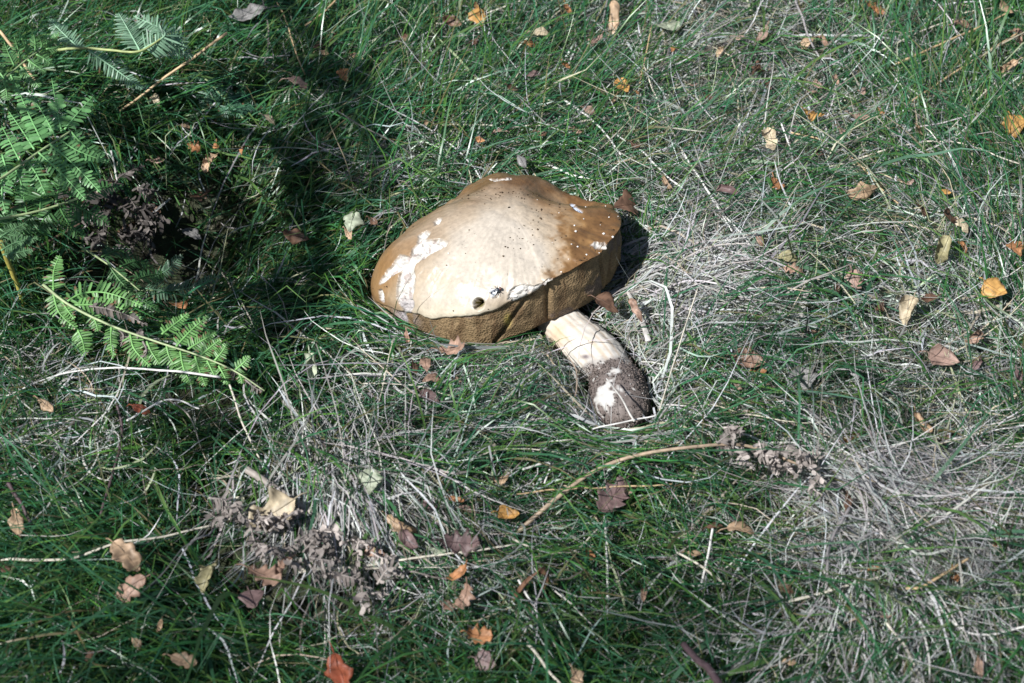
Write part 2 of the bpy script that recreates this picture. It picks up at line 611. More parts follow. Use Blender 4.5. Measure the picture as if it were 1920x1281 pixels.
# close the tip of the dome and add the rolled lip
q = quads[skin_mask]
lip1 = np.stack([MC[0] + np.cos(th) * (rr - 0.0006), MC[1] + np.sin(th) * (rr - 0.0006), CZ[-1] - 0.0020], -1)
lip2 = np.stack([MC[0] + np.cos(th) * (rr - 0.0060), MC[1] + np.sin(th) * (rr - 0.0060), CZ[-1] - 0.0025], -1)
VC = np.vstack([VF, lip1, lip2, APEX[None] + np.array([[0, 0, float(CZ[0].mean() - APEX[2])]])])
n0 = NR * NT
a = np.arange(NT); b = (a + 1) % NT
last = (NR - 1) * NT
q = np.vstack([q, np.stack([last + a, n0 + a, n0 + b, last + b], -1), np.stack([n0 + a, n0 + NT + a, n0 + NT + b, n0 + b], -1)])
colall = np.vstack([col.reshape(-1, 3), col[-1] * 0.9, col[-1] * 0.8, col[0].mean(0)[None]])
faces_tip = np.stack([np.full(NT, n0 + 2 * NT), a, b, b], -1)
u_, inv = np.unique(q.ravel(), return_inverse=True)
cap = obj("cap", mesh_from("cap", VC[u_] - MO, inv.reshape(-1, 4), M_CAP, colall[u_]), mushroom)
cap["label"] = "tan to brown domed cap with pale torn patches"
names = {1: "torn_flesh", 2: "torn_flesh", 3: "torn_flesh", 4: "torn_flesh", 5: "torn_flesh", 6: "torn_flesh", 7: "torn_flesh", 8: "hole_rim", 9: "slug_hole"}
for k in range(1, 10):
    mk = qreg == k
    if mk.sum() > 3:
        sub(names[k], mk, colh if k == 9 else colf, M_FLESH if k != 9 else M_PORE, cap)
mixed = ~skin_mask & (qreg == 0)

# ---- pore layer: a thick spongy band under the rim
NS = 44
s = np.linspace(0, 1, NS)
PTH, PS = np.meshgrid(th, s)
prof_r = np.interp(s, [0, 0.06, 0.3, 0.55, 0.72, 0.82, 0.92, 1.0], [-0.0030, -0.0012, 0.0004, 0.0010, 0.0002, -0.004, -0.020, -0.050])
prof_z = np.interp(s, [0, 0.06, 0.3, 0.55, 0.72, 0.82, 0.92, 1.0], [1.0, 0.95, 0.66, 0.32, 0.08, 0.0, 0.05, 0.10])
hgt = np.maximum(CZ[-1] - 0.0015 - (ZB - 0.002), 0.004)
PR = rr[None, :] + prof_r[:, None] * np.minimum(1, 0.4 + hgt / 0.04)[None, :]
PZ = (ZB - 0.002)[None, :] + hgt[None, :] * prof_z[:, None]
wall = np.sin(np.clip(PS / 0.8, 0, 1) * math.pi) ** 0.5
pp = np.stack([np.cos(PTH) * 0.1, np.sin(PTH) * 0.1, PZ], -1)
PR = PR + wall * (0.0024 * (fbm(pp * 38, 201, 3) - 0.5) * 2 + 0.0009 * (fbm(pp * 160, 203, 2) - 0.5) * 2)
# creases: the step at the front fold, the slanted fold, and smaller splits
dcr = adist(PTH, cre_th) - 0.02 * (PS - 0.3)
PR = PR - wall * 0.006 * np.exp(-0.5 * (dcr / 0.012) ** 2) - wall * 0.004 * sstep(0.0, -0.03, dcr) * np.exp(-np.abs(dcr) / 0.25)
for (uu, vv, dep, wd, sl) in [(955, 600, 0.0040, 0.018, -0.42), (1078, 530, 0.0026, 0.012, 0.05), (1100, 520, 0.0018, 0.016, -0.12), (1128, 505, 0.0022, 0.014, 0.03),
                              (790, 612, 0.0020, 0.02, 0.25), (762, 590, 0.0025, 0.025, 0.35), (868, 625, 0.0012, 0.02, 0.2), (735, 588, 0.002, 0.02, 0.3), (1148, 480, 0.003, 0.02, 0.0)]:
    c_ = th_of(uu, vv, 0.03)
    PR = PR - wall * dep * np.exp(-0.5 * (adist(PTH, c_ + sl * (PS - 0.4)) / wd) ** 2)
PX = MC[0] + np.cos(PTH) * PR
PY = MC[1] + np.sin(PTH) * PR
PV = np.stack([PX, PY, PZ], -1)
pn = fbm(PV * 45, 211, 4); pn2 = fbm(PV * np.array([150, 150, 40]), 212, 3)
pcol = np.array([0.125, 0.085, 0.046]) + (np.array([0.20, 0.138, 0.074]) - np.array([0.125, 0.085, 0.046])) * sstep(0.35, 0.65, pn)[..., None]
pcol = pcol + (np.array([0.10, 0.06, 0.03]) - pcol) * (sstep(0.56, 0.72, pn2) * 0.7)[..., None]
pcol = pcol + (np.array([0.11, 0.085, 0.085]) - pcol) * (sstep(0.62, 0.70, fbm(PV * 60, 215, 3)) * 0.6)[..., None]
pu, pv_ = proj(PV.reshape(-1, 3)); pu = pu.reshape(PX.shape); pv_ = pv_.reshape(PX.shape)
grey_tear = np.exp(-0.5 * (((pu - 762) / 14) ** 2 + ((pv_ - 592) / 22) ** 2))
pcol = pcol + (np.array([0.24, 0.22, 0.23]) - pcol) * (grey_tear * sstep(0.4, 0.6, pn2))[..., None]
yel = np.exp(-0.5 * (((pu - 952) / 4) ** 2 + ((pv_ - 601) / 7) ** 2))
pcol = pcol + (np.array([0.55, 0.42, 0.12]) - pcol) * yel[..., None]
pi_ = np.arange(NS * NT).reshape(NS, NT); pnx = np.roll(pi_, -1, 1)
pq = np.stack([pi_[:-1], pi_[1:], pnx[1:], pnx[:-1]], -1).reshape(-1, 4)
pore = obj("pore_layer", mesh_from("pore_layer", PV.reshape(-1, 3) - MO, pq, M_PORE, pcol.reshape(-1, 3)), mushroom)
pore["label"] = "thick olive brown spongy pore layer under the cap edge"

# ---- stem
SL = [P(985, 535, 0.012), P(1030, 580, 0.012), P(1075, 625, 0.014), P(1115, 665, 0.016), P(1146, 700, 0.018), P(1162, 740, 0.019), P(1170, 778, 0.017), P(1175, 812, 0.010)]
NSM, SS = 150, 72
sl = smooth_line(SL, NSM)
sN = np.linspace(0, 1, NSM)
sr = np.interp(sN, [0, 0.22, 0.38, 0.52, 0.62, 0.68, 0.76, 0.86, 0.93, 0.975, 1.0], [0.0160, 0.0165, 0.0180, 0.0198, 0.0192, 0.0170, 0.0205, 0.0228, 0.0190, 0.0115, 0.001])
sr = np.convolve(np.pad(sr, 4, mode='edge'), np.ones(9) / 9, 'valid')
tg = unit(np.gradient(sl, axis=0))
av = unit(np.cross(tg, np.array([0, 0, 1.0])))
bv = np.cross(av, tg)
phi = np.linspace(0, 2 * math.pi, SS, endpoint=False)
SVV = sl[:, None] + (av[:, None] * np.cos(phi)[None, :, None] + bv[:, None] * np.sin(phi)[None, :, None] * 0.94) * sr[:, None, None]
sc_ = SVV * 1.0
outn = unit(SVV - sl[:, None])
lum = 0.0022 * (fbm(sc_ * 40, 301, 3) - 0.5) * 2 + 0.0010 * (fbm(sc_ * 200, 302, 3) - 0.5) * 2
ridge = 0.0003 * np.sin(phi * 17 + 4 * fbm(np.stack([phi * 2, phi * 0, phi * 0], -1), 5, 2))[None, :] * sstep(0.72, 0.5, sN)[:, None]
soilf = sstep(0.615, 0.72, sN[:, None] + 0.10 * (fbm(sc_ * 90, 305, 4) - 0.5) * 2 + 0.035 * np.cos(phi)[None, :])
crumb = 0.0030 * soilf * (fbm(sc_ * 420, 306, 3) - 0.35)
SVV = SVV + outn * (lum + ridge + crumb)[..., None]
SVV[..., 2] = np.maximum(SVV[..., 2], -0.008)
su, sv2 = proj(SVV.reshape(-1, 3)); su = su.reshape(NSM, SS); sv2 = sv2.reshape(NSM, SS)
bare = 1.05 * np.exp(-0.5 * (((su - 1136) / 17) ** 2 + ((sv2 - 745) / 24) ** 2)) + 0.50 * np.exp(-0.5 * (((su - 1172) / 12) ** 2 + ((sv2 - 735) / 8) ** 2)) \
    + 0.45 * np.exp(-0.5 * (((su - 1195) / 14) ** 2 + ((sv2 - 780) / 20) ** 2)) + 0.60 * np.exp(-0.5 * (((su - 1150) / 24) ** 2 + ((sv2 - 697) / 8) ** 2)) \
    + 0.5 * np.exp(-0.5 * (((su - 1132) / 14) ** 2 + ((sv2 - 672) / 9) ** 2))
fl = fbm(SVV * 260, 311, 4)
white = sstep(0.50, 0.62, np.clip(bare, 0, 1) * 0.75 + (fl - 0.5) * 1.3 + 0.08)
soil_amt = np.clip(soilf * (1 - white), 0, 1)
scol = np.array([0.58, 0.545, 0.49]) * (0.86 + 0.22 * fbm(np.stack([np.broadcast_to(phi * 9, (NSM, SS)), np.broadcast_to(sN[:, None] * 4, (NSM, SS)), np.zeros((NSM, SS))], -1), 320, 3))[..., None]
streak = sstep(0.62, 0.8, vnoise(np.stack([np.broadcast_to(phi * 22, (NSM, SS)), np.broadcast_to(sN[:, None] * 5, (NSM, SS)), np.zeros((NSM, SS))], -1), 321))
scol = scol + (np.array([0.40, 0.27, 0.15]) - scol) * (streak * 0.5)[..., None]
scol = scol + (np.array([0.50, 0.32, 0.16]) - scol) * (0.6 * np.exp(-0.5 * (((su - 1043) / 16) ** 2 + ((sv2 - 628) / 22) ** 2)))[..., None]
scol = scol + (np.array([0.52, 0.51, 0.49]) - scol) * (soilf * 0.8)[..., None]
soilc = np.array([0.165, 0.135, 0.122]) * (0.5 + 1.0 * fbm(SVV * 380, 330, 3))[..., None]
scol = scol + (soilc - scol) * soil_amt[..., None]
spot = np.exp(-0.5 * (((su - 1098) / 6) ** 2 + ((sv2 - 669) / 3) ** 2))
scol = scol + (np.array([0.18, 0.15, 0.15]) - scol) * np.clip(spot * 1.2, 0, 1)[..., None]
si = np.arange(NSM * SS).reshape(NSM, SS); sx = np.roll(si, -1, 1)
sq = np.stack([si[:-1], sx[:-1], sx[1:], si[1:]], -1).reshape(-1, 4)
stem = obj("stem", mesh_from("stem", SVV.reshape(-1, 3) - MO, sq, M_STEM, scol.reshape(-1, 3)), mushroom)
stem["label"] = "thick whitish stem with a soil covered bulbous foot"

# soil crumbs stuck to the foot of the stem (small irregular grains)
cand = np.argwhere(soil_amt > 0.5)
pick = cand[rng.integers(0, len(cand), 3200)]
GV, GF, GC = [], [], []
oct_ = np.array([[1, 0, 0], [-1, 0, 0], [0, 1, 0], [0, -1, 0], [0, 0, 1], [0, 0, -1]], float)
of_ = np.array([[0, 2, 4], [2, 1, 4], [1, 3, 4], [3, 0, 4], [2, 0, 5], [1, 2, 5], [3, 1, 5], [0, 3, 5]])
for n_, (i, j) in enumerate(pick):
    c_ = SVV[i, j] + outn[i, j] * rng.uniform(0, 0.0010) + rng.normal(0, 0.0004, 3)
    r_ = rng.uniform(0.0003, 0.0007) * (1.7 if rng.random() < 0.06 else 1)
    GV.append(c_ + (oct_ * rng.uniform(0.6, 1.4, (6, 1)) + rng.normal(0, 0.15, (6, 3))) * r_)
    GF.append(of_ + n_ * 6)
    k_ = rng.uniform(0.5, 1.4)
    GC.append(np.tile(np.array([0.17, 0.14, 0.125]) * k_ if rng.random() > 0.03 else np.array([0.5, 0.48, 0.45]), (6, 1)))
crust = obj("soil_crust", mesh_from("soil_crust", np.vstack(GV) - MO, np.vstack(GF), M_SOIL, np.vstack(GC), False), stem)
tag(crust, kind="stuff")

# specks of dirt and white crumbs scattered on the skin
GV, GF, GC = [], [], []
n_ = 0
while n_ < 130:
    i = rng.integers(20, NR - 2); j = rng.integers(0, NT)
    if region[i, j] or V[i, j, 1] > APEX[1] + 0.03:
        continue
    d_ = math.exp(-0.5 * (((U_[i, j] - 1055) / 55) ** 2 + ((V_[i, j] - 450) / 60) ** 2)) + 0.7 * math.exp(-0.5 * (((U_[i, j] - 970) / 70) ** 2 + ((V_[i, j] - 362) / 16) ** 2))
    if rng.random() > 0.08 + d_:
        continue
    wcr = rng.random() < (0.45 if U_[i, j] > 1050 else 0.08)
    r_ = rng.uniform(0.0004, 0.0009) * (1.5 if rng.random() < 0.15 else 1)
    st_ = np.array([1.0, 1.0, 0.6]) * rng.uniform(0.6, 1.5, 3)
    GV.append(V[i, j] + nrm[i, j] * r_ * 0.25 + oct_ * st_ * r_)
    GF.append(of_ + n_ * 6)
    GC.append(np.tile(np.array([0.75, 0.72, 0.68]) if wcr else np.array([0.06, 0.04, 0.025]) * rng.uniform(0.6, 1.8), (6, 1)))
    n_ += 1
specks = obj("dirt_specks", mesh_from("dirt_specks", np.vstack(GV) - MO, np.vstack(GF), M_SOIL, np.vstack(GC), False), cap)
tag(specks, kind="stuff")


def cap_at(u, v):
    d = np.where(front, (U_ - u) ** 2 + (V_ - v) ** 2, 1e9)
    i, j = np.unravel_index(np.argmin(d), d.shape)
    return V[i, j].copy(), nrm[i, j].copy()


# ---- fly sitting on the cap
fp, fn = cap_at(931, 547)
head_p, _ = cap_at(944, 541)
fx = unit(head_p - fp); fx = unit(fx - fn * np.dot(fx, fn)); fy = np.cross(fn, fx)
fm = Matrix(((fx[0], fy[0], fn[0], fp[0]), (fx[1], fy[1], fn[1], fp[1]), (fx[2], fy[2], fn[2], fp[2]), (0, 0, 0, 1)))
prof = [(-0.0046, 0.0003), (-0.0042, 0.0010), (-0.0032, 0.0016), (-0.0018, 0.0019), (-0.0008, 0.0016), (-0.0002, 0.0014), (0.0006, 0.0018), (0.0016, 0.0020), (0.0026, 0.0015), (0.0030, 0.0008),
        (0.0034, 0.0012), (0.0041, 0.0014), (0.0047, 0.0009), (0.0049, 0.0002)]
FV, FF, FC = [], [], []
for i, (x_, r_) in enumerate(prof):
    for k in range(12):
        t_ = 2 * math.pi * k / 12
        FV.append((x_, r_ * math.cos(t_), 0.0022 + r_ * 0.85 * math.sin(t_)))
        FC.append((0.020, 0.028, 0.045) if x_ < 0 else ((0.03, 0.035, 0.045) if x_ < 0.0031 else (0.09, 0.03, 0.02)))
for i in range(len(prof) - 1):
    for k in range(12):
        k2 = (k + 1) % 12
        FF.append((i * 12 + k, i * 12 + k2, i * 12 + 12 + k2, i * 12 + 12 + k))
fly = obj("fly", mesh_from("fly", np.array(FV), FF, M_FLY, np.array(FC)))
fly.matrix_world = fm
tag(fly, "small dark bluish fly sitting beside the hole in the mushroom cap", "fly")
for sgn in (1, -1):
    wv = [(0.0012, sgn * 0.0010, 0.0038), (-0.0010, sgn * 0.0028, 0.0037), (-0.0040, sgn * 0.0036, 0.0030), (-0.0062, sgn * 0.0028, 0.0024), (-0.0060, sgn * 0.0014, 0.0027), (-0.0030, sgn * 0.0006, 0.0038)]
    obj("wing", mesh_from("wing", np.array(wv), [tuple(range(6))] if sgn < 0 else [tuple(range(5, -1, -1))], M_WING, smooth=False), fly)
    for (x0, x1, y1) in ((0.0020, 0.0036, 0.0040), (0.0012, 0.0006, 0.0046), (0.0004, -0.0030, 0.0044)):
        lp = smooth_line([(x0, sgn * 0.0010, 0.0014), ((x0 + x1) / 2, sgn * y1 * 0.65, 0.0030), (x1, sgn * y1, 0.0002)], 8)
        lv, lf = tube(lp, np.linspace(0.00022, 0.00012, 8), 5)
        obj("leg", mesh_from("leg", lv, lf, M_FLY, np.tile([0.015, 0.015, 0.018], (len(lv), 1))), fly)

# ------------------------------------------------------------------ grass
def cap_inside(x, y, pad=0.0):
    t = np.arctan2(y - MC[1], x - MC[0])
    r = np.hypot(x - MC[0], y - MC[1])
    ri = np.interp(t, th, rr, period=2 * math.pi)
    return r < ri + pad


stem_xy = sl[:, :2]


def stem_dist(x, y):
    d = np.full(np.shape(x), 9.0)
    for k in range(20, NSM, 9):
        d = np.minimum(d, np.hypot(x - stem_xy[k, 0], y - stem_xy[k, 1]) - sr[k])
    return d


def blobs(u, v, lst):
    o = 0
    for (cu, cv, su_, sv_, a_) in lst:
        o = o + a_ * np.exp(-0.5 * (((u - cu) / su_) ** 2 + ((v - cv) / sv_) ** 2))
    return o


STRAW_B = [(1400, 140, 260, 140, 0.75), (1270, 580, 80, 60, 1.3), (930, 745, 130, 55, 0.7), (1570, 938, 140, 45, 1.6), (1790, 1060, 130, 60, 0.7),
           (640, 970, 110, 50, 0.7), (760, 1090, 110, 50, 0.4), (1560, 640, 260, 130, 0.6), (1480, 400, 300, 100, 0.5), (110, 830, 110, 50, 0.5), (1650, 1180, 260, 90, 0.3),
           (1080, 820, 120, 40, 0.7), (820, 360, 80, 30, 0.4), (1750, 640, 150, 200, 0.3), (1330, 720, 90, 60, 0.6), (330, 480, 170, 110, -1.2), (250, 1150, 250, 100, -0.3), (500, 780, 150, 60, -0.3)]
GREEN_LOW = [(1270, 580, 90, 60, 0.8), (1600, 950, 170, 45, 0.8), (620, 1010, 150, 80, 0.75), (950, 740, 110, 50, 0.35), (450, 960, 90, 50, 0.7), (1430, 160, 160, 90, 0.5), (290, 440, 120, 90, 0.75)]
LEAFDISC = []      # filled by the fallen leaves: (x, y, radius)


def sample(n, dens):
    """n random ground points accepted by dens(x, y, u, v); denser in and near the view"""
    out = []
    tot = 0
    while tot < n:
        x = rng.uniform(-1.0, 1.0, n * 2)
        y = rng.uniform(-0.55, 0.85, n * 2)
        z = terrain(x, y)
        u, v = proj(np.stack([x, y, z], -1))
        far = np.maximum(np.maximum(-u, u - 1920) / 1920, np.maximum(-v, v - 1281) / 1281)
        vis = np.where(far < 0.05, 1.0, np.where(far < 0.25, 0.45, 0.16))
        keep = rng.random(len(x)) < dens(x, y, u, v) * vis
        out.append(np.stack([x, y, z, u, v], -1)[keep])
        tot += keep.sum()
    return np.vstack(out)[:n]


def blades(base, az, e0, e1, ln, wd, c0, c1, nseg=4, kink=0.0, side=0.0, lift=0.004, roll=None, float_z=0.0):
    N = len(base)
    seg = (ln / nseg)[:, None]
    t = (np.arange(nseg) + 0.5) / nseg
    el = e0[:, None] + (e1 - e0)[:, None] * t[None, :] + rng.normal(0, 1, (N, nseg)) * kink
    azs = az[:, None] + np.cumsum(rng.normal(0, 1, (N, nseg)) * kink, 1) + (side if np.ndim(side) == 0 else side[:, None]) * (t[None, :] - 0.2)
    d = np.stack([np.cos(el) * np.cos(azs), np.cos(el) * np.sin(azs), np.sin(el)], -1) * seg[..., None]
    p = np.concatenate([np.zeros((N, 1, 3)), np.cumsum(d, 1)], 1) + base[:, None, :3]
    p[..., 2] += float_z if np.ndim(float_z) == 0 else float_z[:, None]
    lf = (lift if np.ndim(lift) else np.full(N, lift))
    gz_ = terrain(p[..., 0], p[..., 1])
    p[..., 2] = np.maximum(p[..., 2], gz_ + lf[:, None] * np.linspace(0.2, 1, nseg + 1)[None, :])
    # pressed down close to the cap and the stem
    near = np.minimum(stem_dist(p[..., 0], p[..., 1]), np.hypot(p[..., 0] - MC[0], p[..., 1] - MC[1]) - np.interp(np.arctan2(p[..., 1] - MC[1], p[..., 0] - MC[0]), th, rr, period=2 * math.pi))
    lim = gz_ + 0.009 + 0.9 * np.clip(near, 0, 1) ** 1.0 + 0.010 * rng.random((N, 1))
    free = (rng.random(N) < 0.02)[:, None]
    p[..., 2] = np.where(free, p[..., 2], np.minimum(p[..., 2], lim))
    for (lx, ly, lr, lz) in LEAFDISC:
        m_ = (np.abs(p[..., 0] - lx) < lr) & (np.abs(p[..., 1] - ly + 0.008) < lr * 1.15)
        ii, jj = np.nonzero(m_)
        if len(ii):
            k_ = (ii * 7919 + int(lx * 9999)) % 100 < 86
            p[ii[k_], jj[k_], 2] = np.minimum(p[ii[k_], jj[k_], 2], lz - 0.006)
    # keep clear of the cap, the stem and nearby
    ins = cap_inside(p[..., 0], p[..., 1], 0.001)
    t_ = np.arctan2(p[..., 1] - MC[1], p[..., 0] - MC[0])
    under = np.interp(t_, th, ZB, period=2 * math.pi)
    bad = (ins & (p[..., 2] > under - 0.004)).any(1)
    sd = stem_dist(p[..., 0], p[..., 1])
    bad |= ((sd < 0.001) & (p[..., 2] < 0.034)).any(1) & (rng.random(N) < 0.985)
    bad |= (ins & (np.hypot(p[..., 0] - MC[0], p[..., 1] - MC[1]) < 0.05)).any(1)
    ok = ~bad
    p, az, wd, c0, c1 = p[ok], azs[ok], wd[ok], c0[ok], c1[ok]
    N = len(p)
    tg_ = unit(np.gradient(p, axis=1))
    sd_ = unit(np.cross(tg_, np.array([0, 0, 1.0])))
    up_ = np.cross(sd_, tg_)
    ro = rng.normal(0, 0.7, N) if roll is None else roll[ok]
    ro = ro[:, None, None] + rng.normal(0, 0.5, (N, 1, 1)) * np.linspace(0, 1, nseg + 1)[None, :, None]
    wv = sd_ * np.cos(ro) + up_ * np.sin(ro)
    tt_ = np.linspace(0, 1, nseg + 1)
    w = wd[:, None] * np.interp(tt_, [0, 0.3, 0.7, 1], [0.75, 1.0, 0.8, 0.12])[None, :]
    A = p - wv * (w * 0.5)[..., None]
    B = p + wv * (w * 0.5)[..., None]
    Vv = np.stack([A, B], 2).reshape(N, -1, 3)
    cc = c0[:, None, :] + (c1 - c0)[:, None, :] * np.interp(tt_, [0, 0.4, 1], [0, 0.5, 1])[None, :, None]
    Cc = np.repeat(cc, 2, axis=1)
    k = np.arange(nseg) * 2
    fq = np.stack([k, k + 1, k + 3, k + 2], -1)
    nv = 2 * (nseg + 1)
    Fq = (fq[None] + (np.arange(N) * nv)[:, None, None]).reshape(-1, 4)
    return Vv.reshape(-1, 3), Fq, Cc.reshape(-1, 3)


def join(parts):
    vs, fs, cs, o = [], [], [], 0
    for v, f_, c in parts:
        vs.append(v); fs.append(f_ + o); cs.append(c); o += len(v)
    return np.vstack(vs), np.vstack(fs), np.vstack(cs)


def flow(x, y, u, v):
    """lie of the grass: a slow swirl, combed up to the right at the top right, sideways behind the cap, down into the hollow"""
    a = 2 * math.pi * 1.6 * n2(x, y, 2.4, 401, 2)
    wx, wy = np.cos(a), np.sin(a)
    w = np.clip(blobs(u, v, [(1720, 180, 260, 170, 1.8)]), 0, 3)
    wx = wx + w * math.cos(0.75); wy = wy + w * math.sin(0.75)
    w = np.clip(blobs(u, v, [(820, 270, 170, 50, 2.2)]), 0, 3)
    wx = wx + w; wy = wy + w * 0.15
    w = np.clip(blobs(u, v, [(1600, 960, 200, 90, 5.0)]), 0, 5)
    wx = wx + w * 0.92; wy = wy - w * 0.40
    w = np.clip(blobs(u, v, [(560, 640, 90, 140, 1.8), (480, 800, 120, 60, 1.5)]), 0, 3)
    wx = wx + w * 0.25; wy = wy - w * 1.0
    return np.arctan2(wy, wx)


def leaf_cut(b):
    k = np.ones(len(b), bool)
    for (lx, ly, lr, lz) in LEAFDISC:
        near = np.hypot(b[:, 0] - lx, b[:, 1] - ly + 0.008) < lr
        k &= ~(near & (rng.random(len(b)) < 0.75))
    return b[k]


def mixc(cols, n, var=0.2):
    cols = np.asarray(cols, float)
    c = cols[rng.integers(0, len(cols), n)]
    return c * rng.uniform(1 - var, 1 + var, (n, 1)) * rng.uniform(0.93, 1.07, (n, 3))


def build_grass():
    # --- fine green grass, lying every way
    def dens_g(x, y, u, v):
        return np.clip(0.55 + 0.6 * (n2(x, y, 14, 411, 2) - 0.4) - 0.8 * blobs(u, v, GREEN_LOW), 0.08, 1) * np.where(cap_inside(x, y, -0.012), 0, 1)
    parts = []
    b = leaf_cut(sample(150000, dens_g)); N = len(b)
    az = flow(b[:, 0], b[:, 1], b[:, 3], b[:, 4]) + rng.normal(0, 0.75, N)
    patch = n2(b[:, 0], b[:, 1], 7, 421, 2)
    ln = rng.gamma(5.5, 0.0105, N) * (0.65 + 0.8 * patch)
    ln = np.clip(ln, 0.014, 0.14)
    e0 = np.clip(rng.normal(0.95, 0.35, N), 0.1, 1.5); e1 = e0 - rng.uniform(0.4, 1.9, N)
    wd = rng.gamma(7, 0.00013, N) + 0.00035
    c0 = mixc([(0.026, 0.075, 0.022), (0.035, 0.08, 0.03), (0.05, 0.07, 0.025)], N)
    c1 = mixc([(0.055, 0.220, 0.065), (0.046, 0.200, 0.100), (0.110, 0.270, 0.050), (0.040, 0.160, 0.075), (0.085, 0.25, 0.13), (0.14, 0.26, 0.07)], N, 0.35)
    dry = rng.random(N) < 0.10
    c1[dry] = mixc([(0.26, 0.23, 0.12), (0.20, 0.16, 0.08)], dry.sum())
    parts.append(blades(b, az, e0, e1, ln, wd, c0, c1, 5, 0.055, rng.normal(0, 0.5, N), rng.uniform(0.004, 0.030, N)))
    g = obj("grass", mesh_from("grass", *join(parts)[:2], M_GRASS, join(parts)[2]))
    tag(g, "fine green grass blades matted over the ground", "grass", kind="stuff")

    # --- broader blue-green blades
    def dens_b(x, y, u, v):
        return np.clip(0.22 + 1.2 * blobs(u, v, [(1720, 190, 260, 180, 0.8), (1650, 700, 260, 150, 0.5), (1700, 1130, 260, 130, 0.9), (700, 870, 150, 60, 0.5), (600, 420, 60, 120, 0.3), (250, 1180, 260, 90, 0.5)]), 0, 1) * np.where(cap_inside(x, y, 0.01), 0, 1)
    b = leaf_cut(sample(8000, dens_b)); N = len(b)
    az = flow(b[:, 0], b[:, 1], b[:, 3], b[:, 4]) + rng.normal(0, 0.55, N)
    ln = np.clip(rng.gamma(6, 0.016, N), 0.04, 0.20)
    e0 = np.clip(rng.normal(0.7, 0.3, N), 0.1, 1.4); e1 = e0 - rng.uniform(0.6, 1.5, N)
    wd = np.clip(rng.gamma(7, 0.00028, N), 0.001, 0.0038)
    c0 = mixc([(0.03, 0.08, 0.03)], N)
    c1 = mixc([(0.065, 0.20, 0.095), (0.08, 0.23, 0.060), (0.11, 0.24, 0.15), (0.050, 0.16, 0.07), (0.14, 0.25, 0.07)], N, 0.3)
    v_, f_, c_ = blades(b, az, e0, e1, ln, wd, c0, c1, 7, 0.05, rng.normal(0, 0.5, N), rng.uniform(0.012, 0.036, N), rng.normal(0, 0.45, N))
    g = obj("broad_grass", mesh_from("broad_grass", v_, f_, M_GRASS, c_))
    tag(g, "broader blue-green grass blades arching over the turf", "grass", kind="stuff")

    # --- dry grey straw lying on top
    def dens_s(x, y, u, v):
        return np.clip(0.03 + 0.25 * (n2(x, y, 9, 431, 2) - 0.45) + 0.55 * blobs(u, v, STRAW_B), 0.01, 1) * np.where(cap_inside(x, y, -0.006), 0, 1)
    parts = []
    b = leaf_cut(sample(80000, dens_s)); N = len(b)
    az = flow(b[:, 0], b[:, 1], b[:, 3], b[:, 4]) + rng.normal(0, 1.0, N) + math.pi * (rng.random(N) < 0.4)
    ln = np.clip(rng.gamma(4, 0.0135, N), 0.012, 0.15)
    e0 = rng.normal(0.10, 0.28, N); e1 = e0 - rng.normal(0.25, 0.5, N)
    wd = np.clip(rng.gamma(3.0, 0.00028, N), 0.00035, 0.0028)
    cs_ = [(0.44, 0.44, 0.43), (0.36, 0.36, 0.36), (0.52, 0.52, 0.50), (0.28, 0.27, 0.26), (0.40, 0.43, 0.40), (0.18, 0.16, 0.14), (0.30, 0.36, 0.32), (0.46, 0.48, 0.49), (0.42, 0.37, 0.27), (0.30, 0.33, 0.20)]
    c0 = mixc(cs_, N, 0.3); c1 = c0 * rng.uniform(0.7, 1.2, (N, 1))
    parts.append(blades(b, az, e0, e1, ln, wd, c0, c1, 6, 0.10, rng.normal(0, 1.1, N), rng.uniform(0.006, 0.034, N), None, rng.uniform(0.003, 0.032, N)))
    # thick combed mats of dead grass
    def dens_t(x, y, u, v):
        return np.clip(blobs(u, v, [(1570, 932, 125, 36, 1.0), (1780, 1050, 110, 40, 0.45), (1265, 580, 60, 50, 0.7), (900, 740, 130, 50, 0.15), (640, 965, 90, 40, 0.35), (1690, 1200, 160, 60, 0.2)]), 0, 1) * np.where(cap_inside(x, y, 0.01), 0, 1)
    b = leaf_cut(sample(4600, dens_t)); N = len(b)
    az = flow(b[:, 0], b[:, 1], b[:, 3], b[:, 4]) + rng.normal(0, 0.32, N) + math.pi * (rng.random(N) < 0.3)
    ln = np.clip(rng.gamma(5, 0.017, N), 0.02, 0.18)
    e0 = rng.normal(0.08, 0.2, N); e1 = e0 - rng.normal(0.25, 0.4, N)
    wd = np.clip(rng.gamma(4, 0.0002, N), 0.0004, 0.0018)
    c0 = mixc([(0.48, 0.47, 0.46), (0.42, 0.41, 0.40), (0.36, 0.34, 0.33), (0.54, 0.54, 0.53)], N, 0.25); c1 = c0 * rng.uniform(0.8, 1.1, (N, 1))
    parts.append(blades(b, az, e0, e1, ln, wd, c0, c1, 6, 0.08, rng.normal(0, 0.7, N), rng.uniform(0.012, 0.044, N), None, rng.uniform(0.015, 0.045, N)))
    v_, f_, c_ = join(parts)
    g = obj("dry_grass", mesh_from("dry_grass", v_, f_, M_STRAW, c_))
    tag(g, "dead grey and straw coloured grass strewn over the turf", "grass", kind="stuff")

    # --- moss and short undergrowth
    def dens_m(x, y, u, v):
        return np.clip(0.5 + 1.0 * (n2(x, y, 6, 441, 2) - 0.5) - 0.5 * blobs(u, v, [(290, 440, 110, 80, 1)]), 0.1, 1) * np.where(cap_inside(x, y, -0.02), 0, 1)
    b = leaf_cut(sample(60000, dens_m)); N = len(b)
    az = rng.uniform(0, 2 * math.pi, N)
    ln = np.clip(rng.gamma(5, 0.0028, N), 0.005, 0.028)
